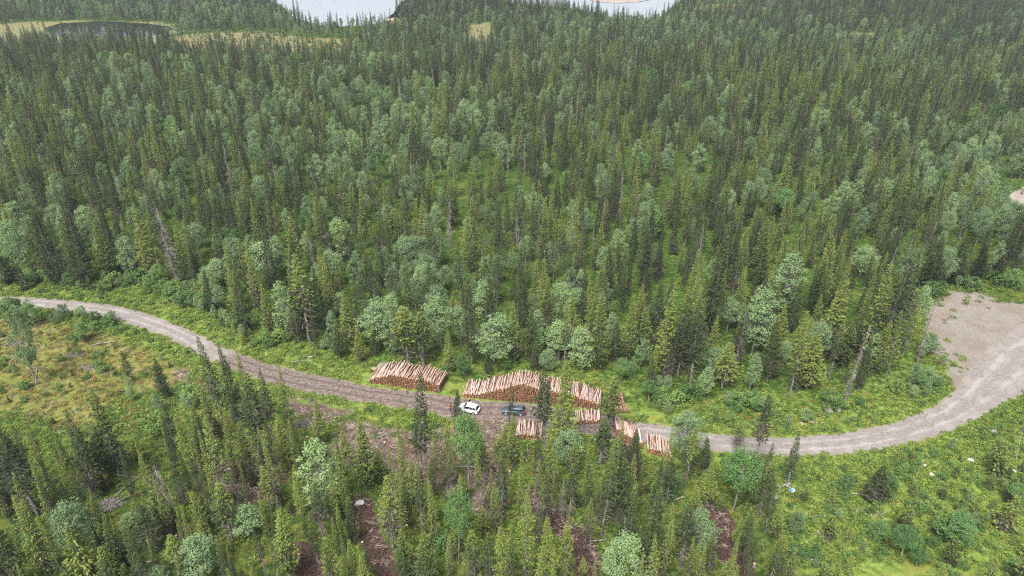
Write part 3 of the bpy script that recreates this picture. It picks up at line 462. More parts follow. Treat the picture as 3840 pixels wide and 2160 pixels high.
# forest beyond the road, on a jittered grid
cx, cy = np.meshgrid(np.arange(-760, 760, 5.15), np.arange(118, 1000, 5.15)); cand = np.c_[cx.ravel(), cy.ravel()] + rng.uniform(-2.3, 2.3, (cx.size, 2))
qx, qy, _ = PX(np.c_[cand, base_z(cand[:, 0], cand[:, 1])]); qx, qy = qx * 2576 / W, qy * 2576 / W
cand = cand[(qx > -260) & (qx < 2836) & (qy > -150)]
keep = (poly_sd(cand, FOREST) < 0) & (road_dist(cand) > 2) & (poly_sd(cand, LOT) > 4) & (poly_sd(cand, SPUR) > 3) & (poly_sd(cand, POND) > 3) & (poly_sd(cand, LAKE) > 3) & (poly_sd(cand, SPIT) > 3)
bogd = np.minimum.reduce([poly_sd(cand, b) for b in BOGS] + [poly_sd(cand, BEACH)]); keep &= (bogd > 1) & (poly_sd(cand, SPURV) > 0)
keep &= (((cand[:, None, :] - HB[None]) ** 2).sum(2).min(1) > 2.3 ** 2) & (((cand[:, None, :] - STACK_XY[None]) ** 2).sum(2).min(1) > 3.0 ** 2)
cand = cand[keep]; n = len(cand)
pz = terrain(cand[:, 0], cand[:, 1]); qx, qy, qd = PX(np.c_[cand, pz]); qx, qy = qx * 2576 / W, qy * 2576 / W
def blob(x, y, sx, sy): return np.exp(-((qx - x) / sx) ** 2 - ((qy - y) / sy) ** 2)
nz = wig(cand[:, 0], cand[:, 1], .16) * .55 + wig(cand[:, 1], cand[:, 0], .07) * .6
bp = .20 + .26 * nz + .42 * blob(980, 330, 230, 130) + .2 * blob(600, 430, 260, 100) + .45 * blob(330, 40, 420, 34) + .42 * blob(2480, 440, 170, 90) + .30 * blob(1450, 110, 600, 50) + .35 * blob(2150, 130, 220, 45) + .25 * blob(2380, 560, 200, 70) + .3 * blob(1050, 760, 300, 90) + .2 * blob(400, 260, 400, 80) - .16 * blob(600, 150, 500, 45) - .22 * blob(2350, 60, 350, 40) - .2 * blob(1250, 35, 260, 22) - .15 * blob(1950, 250, 300, 60)
young = np.clip(.9 * blob(2180, 120, 200, 40) + .6 * blob(1150, 480, 180, 60) * 0 + .5 * blob(2050, 480, 160, 30), 0, 1)
thin = .05 + .45 * smooth(.55, .8, wig(cand[:, 0] + 40, cand[:, 1] - 13, .11)) + .25 * blob(1150, 520, 260, 90) + .35 * blob(1700, 470, 260, 50) + .2 * (nz > .55) + .3 * blob(2380, 640, 160, 60)
lk = smooth(70, 5, poly_sd(cand, LAKE)) * ((qx > 560) & (qx < 1040) | (qx > 1270)); gv_ = blob(980, 330, 260, 150); bk = ((qx > 40) & (qx < 470) & (qy < 56)) * 5.; u = rng.random(n); ok = u > thin; isb = rng.random(n) < bp; isy = rng.random(n) < young
for i in np.nonzero(ok)[0]:
    x, y = cand[i]; far = float(smooth(395, 450, y)); ew = float(smooth(0, 9, bogd[i]))
    if isy[i]: k, h, ti = ('b', rng.uniform(4, 7.5), .4) if isb[i] else ('y', rng.uniform(4, 8), .9)
    elif isb[i]: k, h, ti = ('g' if rng.random() < .07 else 'b'), rng.uniform(6.5, 12.5) * (1 - .3 * lk[i]), rng.normal(.05, .3) + .5 * gv_[i]
    else:
        h = np.clip(rng.normal(14.2 - 4.5 * lk[i] + 2.0 * nz[i], 3.3), 4.5, 21) * (.75 + .25 * ew) + bk[i] * (1 + .02 * far); k, ti = 's', rng.normal(0, .35) - .35 * far
        if rng.random() < .045: k, h = 'd', h * .9
    TREES.append([x, y, pz[i], k, h, 0, ti, False])
# small growth along the forest edge, in the cuttings and on the bogs
VIEWS = np.array([(904, 1262), (738, 1395), (310, 1270), (250, 1285), (1992, 1236), (1620, 1120), (1320, 1085), (1180, 1040), (560, 1300), (960, 1400), (1440, 1330)])
def fill(poly_list, n_, kinds, hr, low=False):
    for poly in poly_list:
        b = np.array(poly); lo, hi = b.min(0), b.max(0); c = rng.uniform(lo, hi, (n_, 2)); m = (poly_sd(c, poly) < -1) & (road_dist(c) > 1.2) & (poly_sd(c, POND) > 2)
        for x, y in c[m]:
            k = kinds[rng.integers(len(kinds))]; h_ = rng.uniform(*hr); z_ = tz(x, y)
            if low:                       # the named things stay in sight and no tree reaches over the road that does not in the photo
                ax, ay, _ = PX(np.array([[x, y, z_], [x, y, z_ + h_]])); ax, ay = ax * 2576 / W, ay * 2576 / W; tp = np.array(D([(ax[1], ay[1] - 6)]))
                if road_dist(tp)[0] < 1.5 or ((np.abs(VIEWS[:, 0] - ax.mean()) < 30) & (ay[0] > VIEWS[:, 1] - 14) & (ay[1] < VIEWS[:, 1] + 22)).any(): continue
            TREES.append([x, y, z_, k, h_, .066 * h_ if k == 's' else 0, rng.normal(.35, .4) if k == 's' else rng.normal(.25, .35), False])
fill([CLEAR_R], 420, 'yyybgbv', (1.2, 3.4)); fill([CLEAR_R], 900, 'v', (.6, 1.7)); fill([SPURV], 60, 'vvb', (1.0, 3.0)); fill([CLEAR_L], 260, 'vvvyb', (.7, 2.0)); fill([BOGS[1]], 560, 'yyvb', (1.2, 3.8)); fill([BOGS[0]], 30, 'y', (1.0, 3.0)); fill([BOGS[2]], 12, 'ys', (1.0, 5.0))
FG = D([(-120, 1110), (200, 1150), (560, 1130), (900, 1180), (1250, 1240), (1500, 1180), (1700, 1180), (1900, 1200), (1980, 1400), (2050, 1600), (1288, 1640), (-150, 1640)])
FGL = D([(300, 990), (480, 960), (640, 1010), (700, 1080), (560, 1130), (400, 1130), (330, 1060)])
fill([FG], 260, 'yyysv', (1.2, 4.0), True); fill([FG], 270, 's', (8., 16.), True); fill([D([(-150, 1130), (560, 1130), (560, 1449), (-150, 1600)])], 100, 'sssy', (4., 11.), True); fill([FGL], 40, 'bbbvy', (2.2, 5.0))
RS = D([(1620, 1000), (1750, 960), (1900, 1000), (2080, 1010), (2200, 990), (2300, 930), (2395, 960), (2340, 1010), (2200, 1055), (1984, 1088), (1784, 1080), (1640, 1055)])
fill([RS], 120, 'bbvvg', (1.5, 4.2)); fill([D([(2300, 900), (2330, 800), (2380, 880), (2398, 980), (2330, 1015), (2250, 1010)])], 60, 'bbgb', (3.0, 6.0)); fill([D([(1560, 930), (1700, 900), (1720, 1040), (1600, 1030)])], 26, 'bg', (2.5, 5.5))
for a, b, n_ in (((0, 700), (440, 730), 60), ((430, 740), (660, 860), 46), ((640, 850), (930, 900), 14), ((1110, 930), (1175, 960), 8), ((0, 795), (300, 815), 34), ((2335, 735), (2576, 715), 30)):
    for t in rng.random(n_):
        g = P((a[0] + (b[0] - a[0]) * t + rng.normal(0, 6)) * W / 2576, (a[1] + (b[1] - a[1]) * t + rng.normal(0, 11)) * W / 2576)
        if road_dist(g[None, :2])[0] > 1: TREES.append([g[0], g[1], tz(g[0], g[1]), 'vbvbyv'[rng.integers(6)], rng.uniform(1.6, 4.2), 0, rng.normal(.1, .3), False])
vg = rng.integers(0, len(MID), 520); sg = rng.choice([-1, 1], 520); og = rng.uniform(1.0, 4.2, 520)
for i, sd_, o_ in zip(vg, sg, og):
    a_, b_ = (ru2[i], rl2[i]) if sd_ > 0 else (rl2[i], ru2[i]); e_ = (a_ - b_) / max(np.linalg.norm(a_ - b_), .1); q_ = a_ + e_ * o_; pxv = float(PX(np.array([[*q_, 0.]]))[0][0]) * 2576 / W
    if road_dist(q_[None])[0] > .7 and poly_sd(q_[None], LOT)[0] > 1 and not (620 < pxv < 1560 and rng.random() < .75): TREES.append([q_[0], q_[1], tz(q_[0], q_[1]), 'v', rng.uniform(.5, 1.3), 0, rng.normal(.35, .3), False])
# nothing grows on the log stacks or on other trees' feet
SOUTH = D([(1285, 1060), (1420, 1040), (1520, 1045), (1600, 1075), (1690, 1100), (1690, 1160), (1640, 1150), (1600, 1125), (1440, 1080), (1350, 1110), (1288, 1112)])
pos = np.array([[t[0], t[1]] for t in TREES]); hnd = np.array([t[7] for t in TREES]); small = np.array([t[4] < 6 for t in TREES])
bad = (~hnd) & ((poly_sd(pos, LOT) < .5) | (((pos[:, None] - STACK_XY[None]) ** 2).sum(2).min(1) < 2.2 ** 2) | ((poly_sd(pos, SOUTH) < 1) & small))
TREES = [t for t, b in zip(TREES, bad) if not b]

KIND = dict(s='spruce_tree', d='dead_spruce', b='birch_tree', g='bright_birch_tree', y='young_spruce', v='willow_shrub')
def dims(t):
    k, h, cr = t[3], t[4], t[5]; vi = int(rng.integers(100))
    if k == 's':
        i = (3, 6, 8, 4, 1, 10)[vi % 6] if t[1] < 138 and (t[7] and t[6] < .35 or not t[7]) else (2, 5, 9, 0)[vi % 4] if cr / h * 17 > 1.75 else vi % 11; s = h / SPRH; sx = (cr / SPRR[i] * .84) if cr else s ** .8 * rng.uniform(.76, 1.12); return SPR[i], (sx, sx, s)
    if k == 'd': i = vi % 3; s = h / 14; sx = cr / 1.3 if cr else s; return DEAD[i], (sx, sx, s)
    if k == 'y': i = vi % 3; s = h / 5; sx = cr / 1.05 if cr else s * rng.uniform(.85, 1.1); return YNG[i], (sx, sx, s)
    if k == 'b': i = vi % 6; s = h / BIRH; sx = cr / BIRR[i] if cr else s * rng.uniform(.82, 1.12); return BIR[i], (sx, sx, s)
    if k == 'g': i = 0 if abs(t[6] - .4) < 1e-6 else vi % 3; s = h / BIRH; sx = cr / (2.4, 1.7, 1.9)[i] if cr else s; return BRI[i], (sx, sx, s)
    i = vi % 3; s = h / 2.6; return SHR[i], (s * rng.uniform(.9, 1.3), s * rng.uniform(.9, 1.3), s)
A = np.array([[t[0], t[1], t[2]] for t in TREES]); hh = np.array([t[4] for t in TREES]); px0, py0, dep = PX(A); _, pyt, _ = PX(A + np.c_[np.zeros((len(A), 2)), hh])
vis = (px0 > -40) & (px0 < W + 40) & (pyt < H - 20) & (py0 > 10); size = hh / dep * (vis + .001) * np.array([1 if not t[7] else 3 for t in TREES])
order = np.argsort(-size); left = dict(s=290, d=60, b=270, g=60, y=280, v=290); OBJ = []; REST = {}
for i in order:
    t = TREES[i]; k = t[3]
    if left[k] > 0 and vis[i]: left[k] -= 1; OBJ.append(i)
    else: REST.setdefault(k, []).append(i)
PROTO = {}; TREE_OBJS = []
for i in OBJ:
    t = TREES[i]; (tm, cm), s = dims(t); e = link(KIND[t[3]], None, loc=(t[0], t[1], t[2] - .05), rz=(rng.normal(0, .022), rng.normal(0, .022), rng.uniform(0, 6.28)), scale=s)
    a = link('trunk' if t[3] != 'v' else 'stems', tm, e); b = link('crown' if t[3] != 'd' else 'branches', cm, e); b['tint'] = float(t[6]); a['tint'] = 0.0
    PROTO.setdefault(t[3], {}).setdefault(cm.name, [a, b]); TREE_OBJS.append((i, e))
# ---- what singles each tree out: what it stands by, how far, and how it looks
MARKS = [('the white car', 1180, 1035), ('the dark car', 1290, 1032), ('the short log stack', 1015, 975), ('the long log stack', 1230, 985), ("the long stack's peak", 1330, 990), ("the stack's low end", 1480, 1010), ('the red pole heap', 1566, 1020), ('the white boulder', 904, 1262),
 ('the gravel lot', 2400, 850), ('the pink boulders', 2035, 1063), ('the mossy grey boulders', 2085, 1033), ('the blue-white sack', 1990, 1236), ("the left road's end", 60, 757), ('the left road bend', 330, 800), ("the road's half-hidden stretch", 620, 915), ('the rutted dirt road', 780, 965), ('the ochre heath clearing', 180, 900), ('the fallen grey trunks', 310, 1270), ("the white boulder's track", 960, 1360), ('the middle mud track', 1440, 1350), ('the right mud track', 1840, 1370), ('the brown slash area', 900, 1110), ('the thick log rows', 1580, 1110), ('the right road bend', 2250, 1110), ('the lower right thicket', 2250, 1330), ('the bottom left corner', 60, 1400), ('the pale bog', 650, 105), ('the dark pond', 270, 75), ('the small green bog', 1205, 90), ('the distant gravel spur', 2540, 495), ('the pale birch grove', 980, 340), ('the lake shore', 850, 60), ('the bright young stand', 2180, 120), ('the top right corner', 2540, 40), ('the middle left edge', 30, 400)]
MP = np.array([[m[1], m[2]] for m in MARKS], float)
def rel(dx, dy):                         # where it shows beside the landmark
    if abs(dx) < 34 and abs(dy) < 26: return 'beside'
    if abs(dx) > 1.9 * abs(dy): return ('far ' if abs(dx) > 190 else '') + ('left of' if dx < 0 else 'right of')
    v = ('high above' if dy < -150 else 'above') if dy < 0 else ('far below' if dy > 150 else 'below')
    return v if abs(dx) < 40 else v + (' left of' if dx < 0 else ' right of')
cells = {}
for i, e in TREE_OBJS:
    t = TREES[i]; bx, by = px0[i] * 2576 / W, py0[i] * 2576 / W; j = int(np.argmin(((MP - [bx, by]) * [1, 1.35]) ** 2 @ np.ones(2)))
    sz = {'s': ((8, 'small'), (12.5, 'mid-sized'), (17, 'tall'), (99, 'very tall')), 'd': ((10, 'short'), (99, 'tall')), 'y': ((1.7, 'knee-high'), (2.6, 'little'), (4, 'bushy'), (99, 'slender')), 'v': ((1.6, 'low'), (2.6, 'rounded'), (99, 'tall'))}.get(t[3], ((3.5, 'sapling-sized'), (7, 'small'), (10, 'mid-sized'), (99, 'large')))
    size_w = next(w for lim, w in sz if t[4] < lim)
    tone = {'s': ((-.25, 'dark'), (.25, 'olive'), (9, 'yellow-green')), 'b': ((-.1, 'dull-green'), (.3, 'grey-green'), (9, 'pale')), 'g': ((9, 'bright-green'),), 'y': ((.2, 'dark'), (.6, 'fresh-green'), (9, 'yellowish')), 'v': ((.1, 'grey-green'), (9, 'green')), 'd': ((9, 'bare'),)}[t[3]]
    tone_w = next(w for lim, w in tone if t[6] < lim)
    noun = dict(s='spruce', d='dead spruce', b='birch', g='birch', y='young spruce', v='shrub')[t[3]]
    base = f"{size_w} {tone_w} {noun} {rel(bx - MP[j, 0], by - MP[j, 1])} {MARKS[j][0]}"
    cells.setdefault(base, []).append((by, bx, e, t[3]))
RANK = ['front', 'second', 'third', 'fourth', 'fifth', 'sixth', 'seventh', 'eighth', 'ninth', 'tenth', 'eleventh', 'twelfth']
GRP = dict(s='spruces in the boreal forest', d='dead spruces among the living', b='birches among the spruces', g='bright green birches', y='young spruces in the open ground', v='low shrubs along the road and clearings')
CATS = dict(s='spruce', d='dead tree', b='birch', g='birch', y='young spruce', v='shrub')
for base, lst in cells.items():
    lst.sort(key=lambda q: q[1]); n = len(lst)
    for q, (by, bx, e, k) in enumerate(lst):
        if n == 1: lab = base
        elif n == 2: lab = base + (', left of two', ', right of two')[q]
        elif n <= 12: lab = base + (', leftmost' if q == 0 else ', rightmost' if q == n - 1 else ', ' + RANK[q] + ' from left')
        else: lab = base + ', ' + ('left', 'middle', 'right')[min(2, 3 * q // n)] + (' front' if by > np.median([w_[0] for w_ in lst]) else ' back')
        tag(e, ' '.join(lab.split()[:16]), CATS[k], GRP[k])
# ---- every other tree of the woods: one object per kind
for k, ids in REST.items():
    pr = list(PROTO[k].values()); ids = np.array(ids); m = len(ids); s = np.array([dims(TREES[i])[1] for i in ids])
    o = scatter({'s': 'spruce_forest', 'd': 'dead_spruces', 'b': 'birch_wood', 'g': 'bright_birch_wood', 'y': 'young_spruce_thicket', 'v': 'willow_scrub'}[k], A[ids] - [0, 0, .05], s, np.c_[rng.normal(0, .02, (m, 2)), rng.uniform(0, 6.28, m)], pr)
    tag(o, {'s': 'dense spruce forest stretching to the lake', 'd': 'dead grey spruces scattered through the far forest', 'b': 'birches mixed through the far spruce forest', 'g': 'bright green birches scattered in the far forest', 'y': 'thicket of young spruces in bogs and clearings', 'v': 'willow scrub in the clearings'}[k], kind='stuff')
print('TREES', len(TREES), {k: len(v) for k, v in REST.items()}, len(OBJ))

# ---------------------------------------------------------------- log stacks
def log_mesh(seed, L=4.8, r=.1, k=9):
    g = np.random.default_rng(seed); x = np.linspace(0, L, 5); m = MB()
    p = np.c_[x, .03 * np.sin(x * .8 + seed), .03 * np.cos(x * .7 + seed * 2)]; p -= p[0]; rr = r * np.linspace(1.08, .86, 5) * (1 + g.normal(0, .03, 5)); m.tube(p, rr, k, 0, True, 1)
    return m.mesh('log', [M['log'], M['end']], True)
LOGM = [log_mesh(s) for s in range(5)]; CORE = MB(); NLOG = {}
def stack(px_a, px_b, prof, d, L, yaw_j, names, cat_group, back=0., seed=0, to=None):
    """front foot line from px_a to px_b; prof: heights along it; logs run away from the viewer, square to the line"""
    g = np.random.default_rng(seed); a, b = np.array(D([px_a])[0]), np.array(D([px_b])[0]); e = (b - a); Ls = np.linalg.norm(e); e /= Ls; nrm = np.array([-e[1], e[0]]); mx, my = (px_a[0] + px_b[0]) / 2, (px_a[1] + px_b[1]) / 2
    if to: q = np.array(D([(mx + to[0], my + to[1])])[0]) - np.array(D([(mx, my)])[0]); nrm = q / np.linalg.norm(q)
    base_yaw = math.atan2(nrm[1], nrm[0])
    hp = lambda s: np.interp(s / Ls, np.linspace(0, 1, len(prof)), prof); z0 = float(base_z(*a)) + .1; rows = int(max(prof) / (d * .86)) + 2
    top = {}
    allp = []
    for r in range(rows):
        z = d / 2 + r * d * .86
        for s in np.arange((r % 2) * d / 2, Ls, d):
            if z > hp(s) + g.normal(0, .1 * d): continue
            allp.append((s + g.normal(0, .12 * d), z + g.normal(0, .1 * d))); c = int(s / d)
            if c not in top or z > top[c][1]: top[c] = (len(allp) - 1, z)
    tops = {i for i, _ in top.values()}
    for i, (s, z) in enumerate(allp):
        o = a + e * s + nrm * (back + g.normal(0, .20)); yaw = base_yaw + g.normal(0, yaw_j * (1 if i in tops else .35)); pitch = g.normal(0, .012); rr = d / 2 * g.uniform(.60, 1.14)
        if i in tops:
            z += .35 * d; q = link('log', LOGM[int(g.integers(5))], loc=(o[0], o[1], z0 + z), rz=(g.uniform(0, 6), pitch, yaw), scale=(L / 4.8 * g.uniform(.86, 1.09), rr / .1, rr / .1))
            q.rotation_mode = 'XYZ'; nm = names[min(len(names) - 1, int(s / Ls * len(names)))]; tag(q, nm, 'log', cat_group + ('' if len(names) == 1 else ', ' + nm.split(' lying ')[-1]))
        else:
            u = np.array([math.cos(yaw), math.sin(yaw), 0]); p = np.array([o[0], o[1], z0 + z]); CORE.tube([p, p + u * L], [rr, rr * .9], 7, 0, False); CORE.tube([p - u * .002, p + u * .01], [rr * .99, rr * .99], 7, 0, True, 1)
stack((926, 962), (1107, 988), (.35, 1.2, 1.9, 2.5, 2.7, 2.6, 2.3, 2.5, 2.6, 2.2, 1.7), .19, 4.8, .085, ['pale pink peeled log lying at the sloping left end of the short stack', 'pale pink peeled log lying on top of the middle of the short stack', 'pale pink peeled log lying at the right end of the short stack'], 'logs on the short stack', seed=1)
stack((1164, 998), (1510, 1030), (.4, .7, 1.1, 1.6, 2.3, 2.9, 3.9, 4.3, 4.0, 3.3, 3.1, 3.2, 3.0, 2.6, 2.0, 1.5, 1.2), .19, 4.8, .085, ['thin pinkish log lying on the low left end of the long stack', 'thin pinkish log lying on the rising slope of the long stack', 'thin pinkish log lying on the peak of the long stack', 'thin pinkish log lying on the long stack behind the tall yellow-green spruce', 'thin pinkish log lying on the low right end of the long stack'], 'logs on the long stack', seed=2)
stack((1291, 1103), (1362, 1108), (.4, .9, .95, .8), .28, 4.2, .06, ['thick pale log lying in the row below the dark estate car'], 'thick logs below the dark car', seed=3)
stack((1443, 1070), (1510, 1067), (.7, .95, 1.0, .8), .29, 3.4, .05, ['thick pale log lying in the row just below the right end of the long stack'], 'thick logs below the long stack', seed=4, to=(-1, -38))
stack((1550, 1101), (1616, 1133), (1.9, 1.8, 1.6, 1.4), .28, 4.3, .04, ['thick pale log lying in the row above the dark slash heap'], 'thick logs above the slash heap', seed=5, to=(-12, -42))
stack((1630, 1140), (1690, 1157), (.9, 1.2, 1.2, .9), .31, 4.2, .04, ['thick pale log lying in the row farthest along beside the road'], 'thick logs beside the road', seed=6, to=(-6, -43))
a = np.array(D([(1549, 1040)])[0]); b = np.array(D([(1586, 1040)])[0])
M['redlog'] = bark_mat('reddish_pole_bark', (.20, .09, .06), (.46, .27, .21), 1.5)
for i in range(13):
    m_ = bpy.data.meshes.get('red_pole') or MB().tube([(0, 0, 0), (2.4, .04, 0), (5.2, 0, 0)], [.095, .085, .06], 7, 0, True, 1).mesh('red_pole', [M['redlog'], M['end']], True)
    p = a + (b - a) * ((i + .5) / 13 + rng.normal(0, .03)); q = link('thin_pole', m_, loc=(p[0], p[1], .25 + .11 * (i % 4)), rz=(0, -.06 - .05 * (i % 3), R(90) + rng.normal(.12, .2)))
    tag(q, 'thin reddish pole lying crossed in the small heap right of the long stack', 'pole', 'crossed poles in the small heap')
tag(link('stacked_logs', CORE.mesh('stacked_logs', [bark_mat('gap_shade_log_bark', (.075, .045, .032), (.17, .105, .08)), M['end']])), 'orange sawn ends of the many logs packed inside the stacks', kind='stuff')  # inner log sides painted dark brown to stand for shade in the gaps

# ---------------------------------------------------------------- cars and the person beside them
def car_paint(name, c, rough=.25): return plain(name, c, rough, spec=.5, coat=.6, sc=3, amt=.04)
M['white_paint'] = car_paint('white_paint', (.80, .81, .82)); M['dark_paint'] = plain('sky_tinted_dark_paint', (.085, .11, .16), .18, .5, .6, .8, 3, .04)  # sky reflection on the black car is put into its base colour as blue
M['glass'] = plain('car_glass', (.02, .025, .03), .08, 0, .6, .0, 3, .1); M['tyre'] = plain('tyre_rubber', (.025, .025, .025), .9); M['rim'] = plain('alloy_rim', (.55, .55, .56), .4, .6); M['plastic'] = plain('black_trim', (.03, .03, .032), .7)
M['lamp'] = plain('lamp_glass', (.75, .76, .78), .15); M['redlamp'] = plain('red_lamp', (.45, .02, .02), .25); M['rail'] = plain('silver_rail', (.6, .6, .61), .35, .7)
def loft(st, m=0, mb=None):               # st: list of (x, z0, z1, half width low, half width high, corner)
    mb = mb or MB(); rings = []
    for x, z0, z1, w0, w1, c in st:
        h = z1 - z0; rings.append([(x, -w0 + c * .6, z0), (x, -w0, z0 + h * .18), (x, -(w0 * .45 + w1 * .55), z0 + h * .62), (x, -w1, z1 - c), (x, -w1 + c * 1.6, z1), (x, w1 - c * 1.6, z1), (x, w1, z1 - c), (x, (w0 * .45 + w1 * .55), z0 + h * .62), (x, w0, z0 + h * .18), (x, w0 - c * .6, z0)])
    k = 10; v = np.array(rings).reshape(-1, 3); f = [(i * k + j, i * k + (j + 1) % k, (i + 1) * k + (j + 1) % k, (i + 1) * k + j) for i in range(len(st) - 1) for j in range(k)]
    f += [tuple(range(k - 1, -1, -1)), tuple(range((len(st) - 1) * k, len(st) * k))]; return mb.add(v, f, m)
def prism(pts, y0, y1):                   # outline in x-z swept from y0 to y1
    n = len(pts); v = [(x, y0, z) for x, z in pts] + [(x, y1, z) for x, z in pts]
    return MB().add(v, [tuple(range(n)), tuple(range(2 * n - 1, n - 1, -1))] + [(i, i + n, (i + 1) % n + n, (i + 1) % n) for i in range(n)])
def quadplate(p, th=.012):                # thin solid plate over four or more corners
    p = np.array(p, float); nrm = np.cross(p[1] - p[0], p[2] - p[0]); nrm /= np.linalg.norm(nrm); n = len(p); v = np.concatenate([p, p + nrm * th])
    return MB().add(v, [tuple(range(n - 1, -1, -1)), tuple(range(n, 2 * n))] + [(i, (i + 1) % n, (i + 1) % n + n, i + n) for i in range(n)])
def car(name, label, loc, yaw, paint, L=4.6, Wd=1.82, Hh=1.5, tall=0., bars=False, open_door=False):
    e = tag(link(name, None, loc=loc, rz=yaw), label, 'car'); w = Wd / 2; b = .98 + tall * .6; hl = L / 2; roof = Hh
    part = lambda nm, mb, m, sm=False, par=None: link(nm, mb.mesh(nm, [M[m]], sm), par or e)
    part('body', loft([(-hl, .38, .68, w * .72, w * .66, .05), (-hl + .12, .28, .80, w * .90, w * .80, .07), (-hl + .55, .24, .90 + tall * .4, w * .99, w * .88, .07), (-hl + 1.25, .22, b - .01, w, w * .90, .06), (-.2, .22, b, w, w * .92, .05), (hl - 1.0, .22, b + .03, w, w * .92, .05), (hl - .28, .26, b + .03, w * .98, w * .9, .06), (hl - .04, .34, b - .04, w * .90, w * .82, .08), (hl, .42, b - .25, w * .8, w * .72, .06)]), paint, True)
    fx0, fx1, rx1, rx0 = -hl + 1.28, -hl + 2.02, hl - .55, hl - .14; wb, wt = w * .90, w * .70; zb = b - .01; zr = roof - .05
    part('cabin_glass', MB().add([(fx0, -wb, zb), (rx0, -wb, zb), (rx0, wb, zb), (fx0, wb, zb), (fx1, -wt, zr), (rx1, -wt, zr), (rx1, wt, zr), (fx1, wt, zr)], [(0, 1, 5, 4), (1, 2, 6, 5), (2, 3, 7, 6), (3, 0, 4, 7), (4, 5, 6, 7), (3, 2, 1, 0)]), 'glass')
    part('roof', loft([(fx1 - .06, zr - .015, zr + .02, wt + .02, wt - .03, .012), (fx1 + .3, zr - .02, roof, wt + .035, wt - .02, .02), (rx1 - .3, zr - .02, roof - .01, wt + .035, wt - .02, .02), (rx1 + .1, zr - .03, zr + .02, wt + .02, wt - .03, .012)]), paint, True)
    for sy in (-1, 1):
        pm = MB()
        for (xa, xb, th) in ((fx0, fx1, .035), (fx0 + 1.35, fx1 + .85, .03), (hl - 1.05, hl - 1.15, .045), (rx0 - .02, rx1, .05)): pm.tube([(xa, sy * (wb + .004), zb), (xb, sy * (wt + .006), zr)], th, 5)
        part('roof_pillars', pm, paint)
        part('roof_rail', MB().tube([(fx1 + .2, sy * (wt - .06), roof + .005), (fx1 + .3, sy * (wt - .06), roof + .05), (rx1 - .3, sy * (wt - .06), roof + .05), (rx1 - .15, sy * (wt - .06), roof)], .022, 6), 'rail')
        part('door_mirror', MB().box((fx0 + .28, sy * (w + .07), b + .06), (.13, .20, .13)), paint)
        part('headlight', quadplate([(-hl + .14, sy * w * .82, .66), (-hl + .10, sy * w * .50, .66), (-hl + .28, sy * w * .52, .83), (-hl + .50, sy * w * .86, .85)][::sy], .03), 'lamp')
        part('tail_light', MB().box((hl - .10, sy * w * .80, b - .16), (.16, .20, .30)), 'redlamp')
        part('side_trim', MB().box((0, sy * (w + .004), .34), (L * .50, .02, .10)), 'plastic'); part('door_handle', MB().box((.05, sy * (w * .96 + .01), b - .14), (.18, .03, .035)), 'rail')
        for wx in (-hl + .88, hl - .85):
            wh = link('wheel', MB().tube([(wx, sy * (w - .21), .325), (wx, sy * (w + .01), .325)], .325, 20).mesh('wheel', [M['tyre']]), e); link('rim', MB().tube([(wx, sy * (w + .005), .325), (wx, sy * (w + .025), .325)], [.225, .20], 14).mesh('rim', [M['rim']]), wh)
            part('wheel_arch', MB().tube([(wx, sy * (w - .25), .34), (wx, sy * (w - .002), .34)], .385, 20), 'plastic')
    part('front_bumper', MB().box((-hl - .01, 0, .44), (.08, w * 1.35, .16)), 'plastic'); part('rear_bumper', MB().box((hl + .005, 0, .46), (.06, w * 1.45, .16)), 'plastic'); part('number_plate', MB().box((hl + .012, 0, .72), (.03, .5, .11)), 'lamp')
    part('windscreen', quadplate([(fx0 + .03, -wb * .88, zb + .03), (fx0 + .03, wb * .88, zb + .03), (fx1 - .03, wt * .9, zr - .02), (fx1 - .03, -wt * .9, zr - .02)], -.012), 'glass')
    if bars:
        for x in (fx1 + .55, rx1 - .75): part('roof_bar', MB().box((x, 0, roof + .08), (.08, wt * 2.1, .035)), 'rail')
    if open_door:
        for sy in (-1, 1):
            d = part('front_door', loft([(0, .28, b - .01, .03, .03, .005), (1.0, .28, b - .01, .03, .03, .005)]), paint); d.location = (fx0 + .25, sy * (w - .01), 0); d.rotation_euler = (0, 0, sy * R(58)); link('door_window', quadplate([(.05, 0, b), (1.0, 0, b), (.95, 0, zr - .06), (.55, 0, zr - .04)], .015).mesh('door_window', [M['glass']]), d)
    return e
g = P(1757, 1541); WHITE = car('white_suv', 'white car with bare roof bars parked on the dirt road behind the bright birch', (g[0], g[1], .05), R(-20), 'white_paint', 4.45, 1.84, 1.62, .12, True, True)
g = P(1926, 1549); DARK = car('dark_estate_car', 'dark estate car with silver roof rails on the road beside the long log stack', (g[0], g[1], .05), R(-7), 'dark_paint', 4.65, 1.82, 1.50)
